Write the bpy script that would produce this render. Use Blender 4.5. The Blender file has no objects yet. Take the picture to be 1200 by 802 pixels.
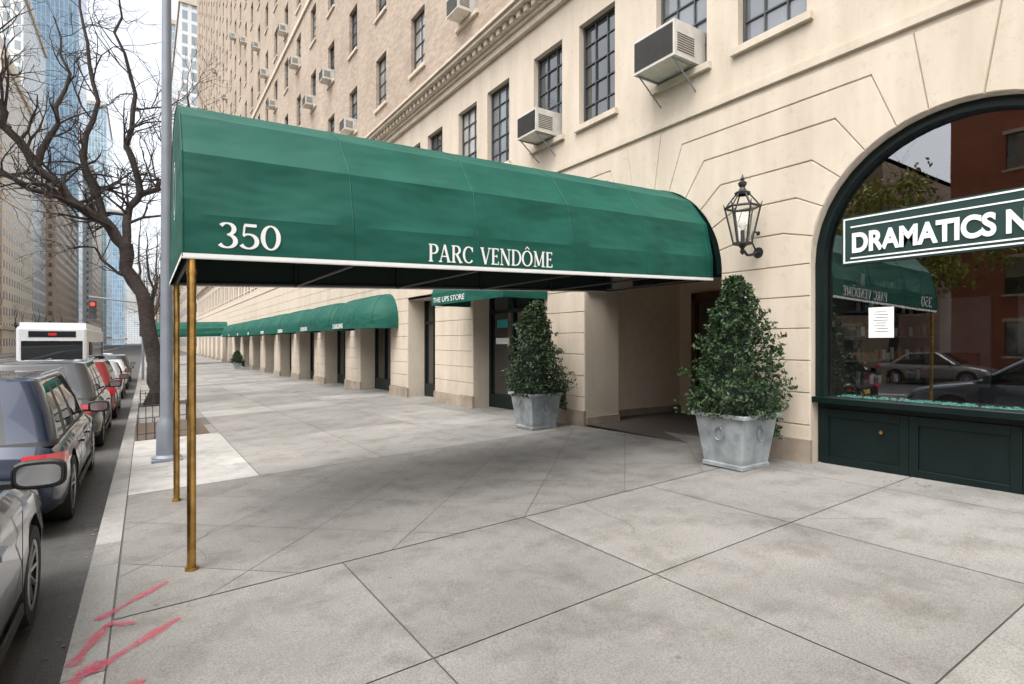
import bpy, bmesh, math, random
from mathutils import Vector, Matrix
random.seed(7)
sc=bpy.context.scene
D=6.85
# ---------------------------------------------------------------- helpers
def gy(y): return -.018*max(-30,min(35,y))
def gz(x,y): return gy(y)+.032*x
def link(o,parent=None):
    sc.collection.objects.link(o)
    if parent: o.parent=parent
    return o
def empty(name,loc=(0,0,0),rz=0):
    e=bpy.data.objects.new(name,None); e.empty_display_size=.2
    e.location=loc; e.rotation_euler=(0,0,rz); return link(e)
class MB:
    def __init__(s): s.v=[];s.f=[];s.m=[];s.c=[]
    def face(s,pts,mi=0,tone=.5):
        n=len(s.v); s.v+= [tuple(p) for p in pts]; s.f.append(tuple(range(n,n+len(pts)))); s.m.append(mi); s.c.append(tone)
    def box(s,x0,x1,y0,y1,z0,z1,mi=0,tone=.5):
        n=len(s.v)
        s.v+=[(x0,y0,z0),(x1,y0,z0),(x1,y1,z0),(x0,y1,z0),(x0,y0,z1),(x1,y0,z1),(x1,y1,z1),(x0,y1,z1)]
        for q in ((0,3,2,1),(4,5,6,7),(0,1,5,4),(1,2,6,5),(2,3,7,6),(3,0,4,7)):
            s.f.append(tuple(n+i for i in q)); s.m.append(mi); s.c.append(tone)
    def tube(s,p0,p1,r0,r1=None,n=10,mi=0,cap=True):
        if r1 is None:r1=r0
        p0=Vector(p0);p1=Vector(p1);d=(p1-p0).normalized()
        a=d.orthogonal().normalized();b=d.cross(a)
        k=len(s.v)
        for p,r in((p0,r0),(p1,r1)):
            for i in range(n):
                t=2*math.pi*i/n; s.v.append(tuple(p+(a*math.cos(t)+b*math.sin(t))*r))
        for i in range(n):
            j=(i+1)%n; s.f.append((k+i,k+j,k+n+j,k+n+i)); s.m.append(mi); s.c.append(.5)
        if cap:
            s.f.append(tuple(k+i for i in range(n))[::-1]);s.m.append(mi);s.c.append(.5)
            s.f.append(tuple(k+n+i for i in range(n)));s.m.append(mi);s.c.append(.5)
    def lathe(s,prof,n=16,o=(0,0,0),mi=0,axis='Z'):
        k=len(s.v)
        for r,z in prof:
            for i in range(n):
                t=2*math.pi*i/n
                if axis=='Z': s.v.append((o[0]+r*math.cos(t),o[1]+r*math.sin(t),o[2]+z))
                else: s.v.append((o[0]+z,o[1]+r*math.cos(t),o[2]+r*math.sin(t)))
        for a in range(len(prof)-1):
            for i in range(n):
                j=(i+1)%n; s.f.append((k+a*n+i,k+a*n+j,k+(a+1)*n+j,k+(a+1)*n+i)); s.m.append(mi); s.c.append(.5)
    def obj(s,name,mats,parent=None,smooth=False,split=None,tone=False,bevel=0):
        me=bpy.data.meshes.new(name); me.from_pydata(s.v,[],s.f)
        for m in mats: me.materials.append(m)
        me.polygons.foreach_set('material_index',s.m)
        if smooth: me.polygons.foreach_set('use_smooth',[True]*len(s.f))
        if tone:
            at=me.color_attributes.new('tone','FLOAT_COLOR','CORNER')
            vals=[]
            for p,c in zip(me.polygons,s.c):
                vals+= [c,c,c,1]*p.loop_total
            at.data.foreach_set('color',vals)
        me.update()
        o=bpy.data.objects.new(name,me); link(o,parent)
        if bevel:
            b=o.modifiers.new('b','BEVEL'); b.width=bevel; b.segments=2; b.limit_method='ANGLE'
        if split:
            e=o.modifiers.new('e','EDGE_SPLIT'); e.split_angle=math.radians(split)
        return o
# ---------------------------------------------------------------- materials
def newmat(name):
    m=bpy.data.materials.new(name); m.use_nodes=True
    nt=m.node_tree; b=nt.nodes['Principled BSDF']; return m,nt,b
def N(nt,t,**k):
    n=nt.nodes.new(t)
    for a,v in k.items(): setattr(n,a,v)
    return n
def simple(name,col,rough=.6,metal=0,var=.12,scale=6,bump=0,bscale=40,coat=0,spec=.5,emit=None):
    m,nt,b=newmat(name)
    b.inputs['Roughness'].default_value=rough; b.inputs['Metallic'].default_value=metal
    b.inputs['Coat Weight'].default_value=coat; b.inputs['Specular IOR Level'].default_value=spec
    tc=N(nt,'ShaderNodeTexCoord')
    if var:
        nz=N(nt,'ShaderNodeTexNoise'); nz.inputs['Scale'].default_value=scale; nz.inputs['Detail'].default_value=3
        nt.links.new(tc.outputs['Object'],nz.inputs['Vector'])
        r=N(nt,'ShaderNodeValToRGB'); r.color_ramp.elements[0].position=.3; r.color_ramp.elements[1].position=.7
        r.color_ramp.elements[0].color=(*[c*(1-var) for c in col],1); r.color_ramp.elements[1].color=(*[min(1,c*(1+var)) for c in col],1)
        nt.links.new(nz.outputs[0],r.inputs[0]); nt.links.new(r.outputs[0],b.inputs['Base Color'])
    else: b.inputs['Base Color'].default_value=(*col,1)
    if bump:
        n2=N(nt,'ShaderNodeTexNoise'); n2.inputs['Scale'].default_value=bscale; n2.inputs['Detail'].default_value=2
        nt.links.new(tc.outputs['Object'],n2.inputs['Vector'])
        bp=N(nt,'ShaderNodeBump'); bp.inputs['Strength'].default_value=bump; bp.inputs['Distance'].default_value=.02
        nt.links.new(n2.outputs[0],bp.inputs['Height']); nt.links.new(bp.outputs[0],b.inputs['Normal'])
    if emit:
        b.inputs['Emission Color'].default_value=(*emit[0],1); b.inputs['Emission Strength'].default_value=emit[1]
    return m
def math_n(nt,op,a,bv):
    n=N(nt,'ShaderNodeMath',operation=op)
    for i,x in enumerate((a,bv)):
        if hasattr(x,'is_linked') or hasattr(x,'links'): nt.links.new(x,n.inputs[i])
        else: n.inputs[i].default_value=x
    return n.outputs[0]
def mixc(nt,fac,a,b,bt='MIX'):
    n=N(nt,'ShaderNodeMix',data_type='RGBA',blend_type=bt)
    for s,x in ((n.inputs[0],fac),(n.inputs[6],a),(n.inputs[7],b)):
        if isinstance(x,(int,float)): s.default_value=x
        elif isinstance(x,tuple): s.default_value=(*x,1)
        else: nt.links.new(x,s)
    return n.outputs[2]
def noise(nt,vec,scale,detail=4,rough=.5):
    n=N(nt,'ShaderNodeTexNoise'); n.inputs['Scale'].default_value=scale; n.inputs['Detail'].default_value=detail; n.inputs['Roughness'].default_value=rough
    nt.links.new(vec,n.inputs['Vector']); return n.outputs[0]
def ramp(nt,inp,p0,p1,c0=(0,0,0),c1=(1,1,1)):
    r=N(nt,'ShaderNodeValToRGB'); e=r.color_ramp.elements; e[0].position=p0;e[1].position=p1;e[0].color=(*c0,1);e[1].color=(*c1,1)
    nt.links.new(inp,r.inputs[0]); return r.outputs[0]
def bumpn(nt,b,h,st,dist):
    bp=N(nt,'ShaderNodeBump'); bp.inputs['Strength'].default_value=st; bp.inputs['Distance'].default_value=dist
    nt.links.new(h,bp.inputs['Height']); nt.links.new(bp.outputs[0],b.inputs['Normal'])
def concrete(name,c0,c1,speck=.24):
    m,nt,b=newmat(name); tc=N(nt,'ShaderNodeTexCoord').outputs['Object']
    at=N(nt,'ShaderNodeAttribute',attribute_name='tone')
    base=mixc(nt,at.outputs['Fac'],c0,c1)
    big=ramp(nt,noise(nt,tc,.6,5,.62),.32,.70,(.74,.74,.73),(1.12,1.12,1.11))
    x=mixc(nt,1,base,big,'MULTIPLY')
    st=ramp(nt,noise(nt,tc,2.3,5,.72),.48,.66,(1,1,1),(.74,.73,.71))
    x=mixc(nt,1,x,st,'MULTIPLY')
    mp=N(nt,'ShaderNodeMapping'); mp.inputs['Rotation'].default_value=(0,0,.7); mp.inputs['Scale'].default_value=(.5,2.5,1); nt.links.new(tc,mp.inputs[0])
    sc_=ramp(nt,noise(nt,mp.outputs[0],1.4,5,.75),.56,.70,(1,1,1),(.86,.85,.83))
    x=mixc(nt,1,x,sc_,'MULTIPLY')
    sp=ramp(nt,noise(nt,tc,95,1,.6),.36,.60,(1-speck,1-speck,1-speck),(1.10,1.10,1.09))
    x=mixc(nt,1,x,sp,'MULTIPLY')
    vo=N(nt,'ShaderNodeTexVoronoi'); vo.inputs['Scale'].default_value=2.1; nt.links.new(tc,vo.inputs['Vector'])
    gum=ramp(nt,vo.outputs['Distance'],.03,.05,(.55,.55,.55),(1,1,1))
    x=mixc(nt,.8,x,gum,'MULTIPLY')
    nt.links.new(x,b.inputs['Base Color']); b.inputs['Roughness'].default_value=.75
    return m
M={}
M['walk']=concrete('sidewalk_concrete',(.205,.198,.187),(.305,.296,.28))
M['walk2']=concrete('new_concrete',(.37,.362,.348),(.40,.392,.378),.10)
M['joint']=simple('joint_dirt',(.10,.093,.083),.95)
M['kerb']=concrete('kerb_stone',(.24,.235,.225),(.32,.315,.30),.2)
M['asph']=concrete('asphalt',(.06,.06,.06),(.08,.08,.078),.35)
M['dirt']=simple('soil',(.10,.075,.055),.95,var=.3,scale=30,bump=.6)
def stone_mat(name,c):
    m,nt,b=newmat(name); tc=N(nt,'ShaderNodeTexCoord').outputs['Object']
    mp=N(nt,'ShaderNodeMapping'); mp.inputs['Scale'].default_value=(1,1.4,.25); nt.links.new(tc,mp.inputs[0])
    st=ramp(nt,noise(nt,mp.outputs[0],1.6,4,.65),.3,.7,(.85,.83,.80),(1.04,1.04,1.04))
    x=mixc(nt,1,c,st,'MULTIPLY')
    gr=ramp(nt,noise(nt,tc,7,4,.75),.55,.75,(1,1,1),(.86,.84,.81)); x=mixc(nt,1,x,gr,'MULTIPLY')
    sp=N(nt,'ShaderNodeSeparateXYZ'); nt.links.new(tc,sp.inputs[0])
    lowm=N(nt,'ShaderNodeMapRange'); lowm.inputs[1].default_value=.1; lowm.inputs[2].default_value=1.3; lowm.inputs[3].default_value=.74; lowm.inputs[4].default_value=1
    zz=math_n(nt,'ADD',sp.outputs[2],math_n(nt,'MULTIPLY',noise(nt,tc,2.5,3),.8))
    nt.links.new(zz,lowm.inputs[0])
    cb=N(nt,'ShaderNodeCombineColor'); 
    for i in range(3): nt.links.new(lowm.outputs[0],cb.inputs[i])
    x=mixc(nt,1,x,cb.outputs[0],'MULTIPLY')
    nt.links.new(x,b.inputs['Base Color']); b.inputs['Roughness'].default_value=.7; b.inputs['Specular IOR Level'].default_value=.3
    bumpn(nt,b,noise(nt,tc,45,2,.6),.25,.006)
    return m
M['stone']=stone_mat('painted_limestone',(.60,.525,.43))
M['stone_in_lit']=simple('lit_vestibule_limestone',(.78,.66,.51),.6,var=.05)  # paler than the outer stone: indoor lamplight is put into the base colour
M['plinth']=simple('plinth_stone',(.30,.245,.19),.7,var=.25,scale=3)
def brick(name,c1,c2,mort,sw=.21,sh=.07):
    m,nt,b=newmat(name); tc=N(nt,'ShaderNodeTexCoord').outputs['Object']
    sp=N(nt,'ShaderNodeSeparateXYZ'); nt.links.new(tc,sp.inputs[0]); cx=N(nt,'ShaderNodeCombineXYZ')
    h=math_n(nt,'ADD',sp.outputs[0],sp.outputs[1])
    nt.links.new(h,cx.inputs[0]); nt.links.new(sp.outputs[2],cx.inputs[1])
    bt=N(nt,'ShaderNodeTexBrick'); nt.links.new(cx.outputs[0],bt.inputs['Vector'])
    bt.inputs['Scale'].default_value=1; bt.inputs['Brick Width'].default_value=sw; bt.inputs['Row Height'].default_value=sh
    bt.inputs['Mortar Size'].default_value=sh*.09; bt.inputs['Mortar Smooth'].default_value=.3
    bt.inputs['Color1'].default_value=(*c1,1);bt.inputs['Color2'].default_value=(*c2,1);bt.inputs['Mortar'].default_value=(*mort,1)
    st=ramp(nt,noise(nt,tc,.5,4,.6),.3,.7,(.82,.8,.78),(1.1,1.1,1.1))
    nt.links.new(mixc(nt,1,bt.outputs[0],st,'MULTIPLY'),b.inputs['Base Color']); b.inputs['Roughness'].default_value=.85
    return m
M['brick']=brick('buff_brick',(.43,.345,.265),(.31,.243,.183),(.40,.35,.29))
M['rbrick']=brick('red_brick',(.40,.12,.06),(.30,.09,.05),(.34,.22,.17))
M['frame']=simple('steel_window_frame',(.06,.065,.065),.5,var=.1)
M['dframe']=simple('dark_green_paint',(.003,.010,.009),.35,var=.2,scale=3,spec=.3)
M['black']=simple('black_metal',(.02,.02,.02),.45)
M['dark']=simple('dark_interior',(.035,.03,.027),.8)
M['mid']=simple('interior_wall',(.13,.115,.10),.8)
def winglass(name,c,rough=.04,spec=1.0):
    m,nt,b=newmat(name); tc=N(nt,'ShaderNodeTexCoord').outputs['Object']
    nt.links.new(ramp(nt,noise(nt,tc,.9,2),.35,.65,tuple(k*.6 for k in c),c),b.inputs['Base Color'])
    b.inputs['Roughness'].default_value=rough; b.inputs['Specular IOR Level'].default_value=spec; b.inputs['IOR'].default_value=1.7
    return m
M['wg']=winglass('window_glass',(.15,.165,.18))
M['wg2']=winglass('window_with_blind',(.38,.37,.34))
M['wg3']=winglass('window_dark',(.055,.062,.066))
M['doorglass']=winglass('door_glass',(.02,.022,.022))
def shopglass():
    m=bpy.data.materials.new('shop_glass'); m.use_nodes=True; nt=m.node_tree; nt.nodes.clear()
    o=N(nt,'ShaderNodeOutputMaterial'); g=N(nt,'ShaderNodeBsdfGlossy'); g.inputs['Roughness'].default_value=.008; g.inputs['Color'].default_value=(.97,.98,1,1)
    t=N(nt,'ShaderNodeBsdfTransparent'); t.inputs['Color'].default_value=(.78,.82,.80,1)
    mx=N(nt,'ShaderNodeMixShader'); fr=N(nt,'ShaderNodeFresnel'); fr.inputs[0].default_value=1.5
    tc=N(nt,'ShaderNodeTexCoord').outputs['Object']
    bp=N(nt,'ShaderNodeBump'); bp.inputs['Strength'].default_value=.04; bp.inputs['Distance'].default_value=.03
    nt.links.new(noise(nt,tc,1.1,1),bp.inputs['Height']); nt.links.new(bp.outputs[0],g.inputs['Normal'])
    nt.links.new(math_n(nt,'ADD',fr.outputs[0],.20),mx.inputs[0]); nt.links.new(t.outputs[0],mx.inputs[1]); nt.links.new(g.outputs[0],mx.inputs[2]); nt.links.new(mx.outputs[0],o.inputs[0])
    return m
M['sg']=shopglass()
def canvas(name,c):
    m,nt,b=newmat(name); tc=N(nt,'ShaderNodeTexCoord').outputs['Object']
    mp0=N(nt,'ShaderNodeMapping'); mp0.inputs['Scale'].default_value=(2.4,1,.5); nt.links.new(tc,mp0.inputs[0])
    nt.links.new(ramp(nt,noise(nt,mp0.outputs[0],1.0,4,.6),.3,.7,tuple(k*.88 for k in c),tuple(k*1.10+.001 for k in c)),b.inputs['Base Color'])
    b.inputs['Roughness'].default_value=.62; b.inputs['Specular IOR Level'].default_value=.28
    mp=N(nt,'ShaderNodeMapping'); mp.inputs['Scale'].default_value=(1.0,1.5,2.6); mp.inputs['Rotation'].default_value=(0,.6,0); nt.links.new(tc,mp.inputs[0])
    bumpn(nt,b,noise(nt,mp.outputs[0],1.2,2,.45),.7,.09)
    return m
M['canvas']=canvas('green_canvas',(.004,.078,.055))
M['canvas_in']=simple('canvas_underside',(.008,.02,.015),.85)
M['white']=simple('white_lettering',(.78,.78,.76),.6,var=.03)
M['brass']=simple('brass',(.48,.29,.09),.3,metal=1,var=.4,scale=8)
M['zinc']=simple('weathered_zinc',(.30,.33,.34),.5,metal=.2,var=.32,scale=5,bump=.15,bscale=12)
M['galv']=simple('grey_painted_steel',(.22,.24,.275),.45,metal=.2,var=.12,scale=3)
M['acw']=simple('ac_casing',(.56,.54,.49),.5,var=.1)
M['acd']=simple('ac_grille',(.06,.055,.05),.6)
M['bark']=simple('bark',(.045,.035,.03),.9,var=.35,scale=9,bump=.6,bscale=18)
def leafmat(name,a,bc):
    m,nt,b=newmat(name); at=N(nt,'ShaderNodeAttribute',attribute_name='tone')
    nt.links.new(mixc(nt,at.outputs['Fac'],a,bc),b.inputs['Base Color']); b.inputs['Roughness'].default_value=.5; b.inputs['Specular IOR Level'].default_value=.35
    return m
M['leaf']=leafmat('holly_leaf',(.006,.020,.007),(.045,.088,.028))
M['leafy']=leafmat('spring_leaf',(.12,.14,.02),(.42,.40,.07))
M['rubber']=simple('tyre_rubber',(.02,.02,.021),.8)
M['alloy']=simple('alloy_wheel',(.4,.4,.42),.3,metal=.9,var=.05)
M['cglass']=winglass('car_glass',(.012,.015,.018),.02,.5)
M['trim']=simple('black_trim',(.015,.015,.016),.5)
M['tail']=simple('tail_light_red',(.5,.012,.018),.15,var=.2,coat=1,emit=((1,.03,.02),.12))
M['head']=simple('headlight',(.7,.72,.75),.1,metal=.4,coat=1)
M['plate']=simple('licence_plate',(.7,.5,.1),.5)
M['chrome']=simple('chrome',(.6,.6,.62),.12,metal=1,var=0)
# ---------------------------------------------------------------- ground
def strip(name,x0,x1,ys,zf,mat,parent=None,tone=.5):
    mb=MB()
    for a,b in zip(ys[:-1],ys[1:]): mb.face([(x0,a,zf(x0,a)),(x1,a,zf(x1,a)),(x1,b,zf(x1,b)),(x0,b,zf(x0,b))],0,tone)
    return mb.obj(name,[mat],parent,tone=True)
YS=[-200,-100,-30,0,35,120,300,700,1500]
strip('ground',-1500,1500,YS,lambda x,y:gy(y)-.45,M['asph'])
strip('road',-18.4,-.34,YS,lambda x,y:gy(y)-.16,M['asph'])
XJ=[-.17,1.26,2.94,4.62,6.3,7.4]
sw=empty('sidewalk')
strip('bed',-.2,7.6,YS,lambda x,y:gz(x,y)-.009,M['joint'],sw)
mb=MB(); G=.005
ylist=[4.25-1.6*k for k in range(22,-1,-1)]
y2=[7.9+1.6*k for k in range(0,58)]
def slab(mb,x0,x1,y0,y1,mi=0,tone=None):
    x0+=G;x1-=G;y0+=G;y1-=G
    mb.face([(x,y,gz(x,y)) for x,y in ((x0,y0),(x1,y0),(x1,y1),(x0,y1))],mi,random.random() if tone is None else tone)
for yl in (ylist,y2):
    for a,b in zip(yl[:-1],yl[1:]):
        for i in range(len(XJ)-1):
            mi=0
            if i==0 and 7.8<a<11.5: mi=1
            if i==0 and (13<a<15.6 or 20<a<22): continue
            slab(mb,XJ[i],XJ[i+1],a,b,mi)
def clip(poly,x0,x1,y0,y1):
    for ax,lim,sg in ((0,x0,1),(0,x1,-1),(1,y0,1),(1,y1,-1)):
        out=[]
        for i in range(len(poly)):
            p=poly[i];q=poly[(i+1)%len(poly)]
            dp=(p[ax]-lim)*sg;dq=(q[ax]-lim)*sg
            if dp>=0: out.append(p)
            if (dp>0 and dq<0) or (dp<0 and dq>0):
                t=dp/(dp-dq); out.append((p[0]+(q[0]-p[0])*t,p[1]+(q[1]-p[1])*t))
        poly=out
        if len(poly)<3: return None
    return poly
s=.92;c=math.cos(math.pi/4)
for i in range(-8,22):
    for j in range(-18,12):
        g=.003
        pts=[((i*s+a)*c-(j*s+b)*c,(i*s+a)*c+(j*s+b)*c) for a,b in ((g,g),(s-g,g),(s-g,s-g),(g,s-g))]
        p=clip(pts,-.16,7.4,4.26,7.89)
        if p: mb.face([(x,y,gz(x,y)) for x,y in p],0,random.uniform(-.1,.25))
mb.obj('slabs',[M['walk'],M['walk2']],sw,tone=True)
mb=MB()
for y in [k*2.4-30 for k in range(0,55)]:
    a,b=y+.004,y+2.396
    xa,xb=-.36,-.175
    mb.face([(xa,a,gz(xa,a)),(xb,a,gz(xb,a)),(xb,b,gz(xb,b)),(xa,b,gz(xa,b))],0,random.random())
    mb.face([(-.36,a,gz(-.36,a)),(-.36,b,gz(-.36,b)),(-.375,b,gz(-.36,b)-.17),(-.375,a,gz(-.36,a)-.17)],0,random.random())
mb.obj('kerb',[M['kerb']],sw,tone=True)
strip('gutter',-.62,-.372,YS,lambda x,y:gy(y)-.155,M['asph'],sw,.9)
mb=MB()
for (a,b) in ((12.72,15.88),(20.72,22.28)):
    mb.face([(x,y,gz(x,y)+.005) for x,y in((-.16,a),(1.1,a),(1.1,b),(-.16,b))])
mb.obj('tree_pit_soil',[M['dirt']],sw)
# hairline cracks in the slabs: thin real gaps filled with dirt
mb=MB(); rc_=random.Random(21)
for (x,y,ang,n) in ((3.4,3.3,.5,14),(5.3,2.2,1.9,12),(2.0,8.6,.9,13),(3.6,10.3,2.3,14),(.4,5.0,1.2,9)):
    px,py=x,y
    for k in range(n):
        ang+=rc_.gauss(0,.28); l=rc_.uniform(.06,.14); qx=px+l*math.cos(ang);qy=py+l*math.sin(ang); w_=.0022
        nx_,ny_=-math.sin(ang)*w_,math.cos(ang)*w_
        mb.face([(a,b,gz(a,b)+.0025) for a,b in ((px-nx_,py-ny_),(qx-nx_,qy-ny_),(qx+nx_,qy+ny_),(px+nx_,py+ny_))]); px,py=qx,qy
mb.obj('cracks',[M['joint']],sw)
mb=MB()
for _ in range(520):
    if random.random()<.6: x=-.36-abs(random.gauss(0,.12)); y=random.uniform(2,30); z=gy(y)-.148
    else: x=6.75-abs(random.gauss(0,.15)); y=random.uniform(2,14); z=gz(x,y)+.006
    a=random.uniform(0,6.28);l=random.uniform(.008,.022)
    mb.face([(x+l*math.cos(a+k*1.57)*(1 if k%2 else .5),y+l*math.sin(a+k*1.57)*(1 if k%2 else .5),z+random.uniform(0,.006)) for k in range(4)],0,random.random())
mb.obj('fallen_leaves',[simple('dry_leaf',(.2,.13,.07),.9)],tone=True)
osw=empty('opposite_sidewalk')
strip('paving',-24.2,-18.4,YS,lambda x,y:gy(y)-.01,M['walk'],osw)
mb=MB()
for a,b in zip(YS[:-1],YS[1:]): mb.face([(-18.4,a,gy(a)-.01),(-18.4,b,gy(b)-.01),(-18.38,b,gy(b)-.17),(-18.38,a,gy(a)-.17)])
mb.obj('kerb_face',[M['kerb']],osw,tone=True)
strip('lane_line',-9.5,-9.38,YS,lambda x,y:gy(y)-.154,M['white'])
strip('lane_line',-9.2,-9.08,YS,lambda x,y:gy(y)-.154,M['white'])
def spray():
    m=bpy.data.materials.new('faded_red_spray_paint'); m.use_nodes=True; nt=m.node_tree; b=nt.nodes['Principled BSDF']
    b.inputs['Base Color'].default_value=(.42,.07,.11,1); b.inputs['Roughness'].default_value=.85
    tc=N(nt,'ShaderNodeTexCoord').outputs['Object']
    at=N(nt,'ShaderNodeAttribute',attribute_name='tone')
    v=ramp(nt,noise(nt,tc,26,5,.8),.30,.62,(0,0,0),(.85,.85,.85))
    nt.links.new(mixc(nt,1,v,at.outputs['Color'],'MULTIPLY'),b.inputs['Alpha'])
    return m
M['spray']=spray()
mb=MB()
lay=[0]
def mark(p,q,w):
    lay[0]+=1
    p=Vector(p);q=Vector(q);n=Vector((-(q-p).y,(q-p).x)).normalized()*w/2;K=8
    for (k0,k1,t_) in ((-1,-.6,.35),(-.6,.6,1),(.6,1,.35)):
        for i in range(K):
            a=p.lerp(q,i/K);b=p.lerp(q,(i+1)/K)
            wa=.8+.3*math.sin(i*1.3+1);wb=.8+.3*math.sin((i+1)*1.3+1)
            mb.face([(v.x,v.y,gz(v.x,v.y)+.003+.001*lay[0]) for v in (a+n*wa*k0,b+n*wb*k0,b+n*wb*k1,a+n*wa*k1)],0,t_)
mark((-.24,3.62),(.18,4.02),.10); mark((-.25,4.3),(.14,4.72),.09); mark((-.33,3.75),(-.19,4.2),.09); mark((-.16,3.3),(.0,3.36),.11); mark((-.34,3.5),(-.2,3.72),.13); mark((-.2,4.2),(-.05,4.1),.08)
mb.obj('spray_paint_marks',[M['spray']],tone=True)
# ---------------------------------------------------------------- main building
B=empty('apartment_building')
R=1.47; SP=2.62; TOP=4.95
centers=[-2.0,2.2,6.4,10.6]
ANG=[0,13,27,41,55,69,81]; ZK=[0,.42,.84,1.26,1.68,2.04,2.33]
polys=[]
def joint(c,s_,k):
    a=math.radians(ANG[k]); st=(c+s_*R*math.cos(a),SP+R*math.sin(a))
    be=(c+s_*ZK[k]/math.tan(a),SP+ZK[k]) if k else st
    return st,be
def arc(c,s_,a0,a1,n=4):
    return [(c+s_*R*math.cos(math.radians(a0+(a1-a0)*i/n)),SP+R*math.sin(math.radians(a0+(a1-a0)*i/n))) for i in range(n+1)]
def cell(cA,cB,k):
    pts=[]
    if isinstance(cA,tuple): pts+=[(cA[0],SP+ZK[k])]
    else:
        st,be=joint(cA,1,k); pts+=[st]+([be] if k else [])
    if isinstance(cB,tuple): pts+=[(cB[0],SP+ZK[k]),(cB[0],SP+ZK[k+1])]
    else:
        st,be=joint(cB,-1,k); pts+=([be] if k else [])+arc(cB,-1,ANG[k],ANG[k+1])
        pts+=[joint(cB,-1,k+1)[1]]
    if isinstance(cA,tuple): pts+=[(cA[0],SP+ZK[k+1])]
    else:
        pts+=[joint(cA,1,k+1)[1]]+arc(cA,1,ANG[k+1],ANG[k])[:-1]
    polys.append(pts)
seq=[(-4.1,)]+centers+[(12.7,)]
for a,b in zip(seq[:-1],seq[1:]):
    for k in range(6): cell(a,b,k)
    ya=a[0] if isinstance(a,tuple) else a+R; yb=b[0] if isinstance(b,tuple) else b-R
    z=SP
    while z>-.35:
        polys.append([(ya,z-.4),(yb,z-.4),(yb,z),(ya,z)]); z-=.4
for c_ in centers:
    a=arc(c_,1,81,99,4); t=ZK[6]/math.tan(math.radians(81))
    polys.append([(c_+t,TOP),(c_-t,TOP)]+a[::-1])
ops=[(14.25,16.2,2.95)]+[(19.2+5*k-1.55,19.2+5*k+1.55,3.02) for k in range(17) if 19.2+5*k<99]
ys=[12.7]+[v for o in ops for v in o[:2]]+[100]
for i in range(0,len(ys),2):
    a,b=ys[i],ys[i+1]
    z=3.02
    while z>-1.1:
        polys.append([(a,z-.4),(b,z-.4),(b,z),(a,z)]); z-=.4
z=3.02; r=0
while z<TOP-.01:
    y=12.7; 
    while y<99.9:
        y1=min(100,y+ (1.25 if (y==12.7 and r%2) else 2.5)); polys.append([(y,z),(y1,z),(y1,min(TOP,z+.4825)),(y,min(TOP,z+.4825))]); y=y1
    z+=.4825; r+=1
z=-.5
while z<TOP-.01:
    polys.append([(-25,z),(-4.1,z),(-4.1,min(TOP,z+.545)),(-25,min(TOP,z+.545))]); z+=.545
bm=bmesh.new()
for p in polys:
    try:
        f=bm.faces.new([bm.verts.new((D,y,z)) for y,z in p])
        f.normal_update()
        if f.normal.x>0: f.normal_flip()
    except Exception as e: print(e)
bmesh.ops.inset_individual(bm,faces=bm.faces[:],thickness=.015,depth=.024)
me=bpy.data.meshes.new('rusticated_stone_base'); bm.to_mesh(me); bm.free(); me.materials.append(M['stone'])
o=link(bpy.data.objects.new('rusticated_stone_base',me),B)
mb=MB()
def reveal(c_,depth,z0):
    pts=[(c_+R,z0)]+[(c_+R*math.cos(math.radians(a)),SP+R*math.sin(math.radians(a))) for a in range(0,181,9)]+[(c_-R,z0)]
    for p,q in zip(pts[:-1],pts[1:]):
        mb.face([(D-.001,p[0],p[1]),(D+depth,p[0],p[1]),(D+depth,q[0],q[1]),(D-.001,q[0],q[1])])
reveal(-2,.25,-.5); reveal(2.2,.22,-.5); reveal(6.4,.85,-.6); reveal(10.6,.55,-.6)
for o_ in ops:
    y0,y1,zt=o_
    mb.face([(D,y0,-1.1),(D+.7,y0,-1.1),(D+.7,y0,zt),(D,y0,zt)]); mb.face([(D,y1,-1.1),(D+.7,y1,-1.1),(D+.7,y1,zt),(D,y1,zt)])
    mb.face([(D,y0,zt),(D+.7,y0,zt),(D+.7,y1,zt),(D,y1,zt)])
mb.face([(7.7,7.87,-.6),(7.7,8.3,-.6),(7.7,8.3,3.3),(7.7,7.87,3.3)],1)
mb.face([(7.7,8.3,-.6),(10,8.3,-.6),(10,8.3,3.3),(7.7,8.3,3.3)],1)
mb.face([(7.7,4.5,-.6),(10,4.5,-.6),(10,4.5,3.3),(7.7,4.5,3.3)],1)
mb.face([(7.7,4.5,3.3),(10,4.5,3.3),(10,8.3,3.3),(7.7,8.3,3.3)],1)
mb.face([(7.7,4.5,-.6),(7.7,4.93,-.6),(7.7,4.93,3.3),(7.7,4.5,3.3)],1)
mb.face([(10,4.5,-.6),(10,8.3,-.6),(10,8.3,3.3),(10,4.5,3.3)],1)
mb.obj('opening_reveals',[M['stone'],M['stone_in_lit']],B)
mb=MB(); mb.face([(D+.3,4.94,2.62)]+[(D+.3,6.4+R*.999*math.cos(math.radians(180-a)),SP+R*.999*math.sin(math.radians(a))) for a in range(0,181,9)],0)
for i in range(20):
    a,b=math.pi*i/20,math.pi*(i+1)/20
    mb.face([(D+.02,6.4+r_*math.cos(t),SP+r_*math.sin(t)) for r_,t in((R-.003,a),(R-.003,b),(R-.1,b),(R-.1,a))],1)
    mb.face([(x_,6.4+(R-.1)*math.cos(t),SP+(R-.1)*math.sin(t)) for x_,t in((D+.02,a),(D+.02,b),(D+.29,b),(D+.29,a))],1)
mb.obj('entrance_fanlight',[M['doorglass'],M['dframe']],B)
mb=MB()
def plinth(a,b,h=.3):
    n=max(1,int((b-a)/2))
    for i in range(n):
        p=a+(b-a)*i/n;q=a+(b-a)*(i+1)/n
        mb.box(D-.06,D-.003,p+ (0 if i else -.02),q+(0 if i<n-1 else .02),-1.1,gz(D,(p+q)/2)+h)
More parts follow.
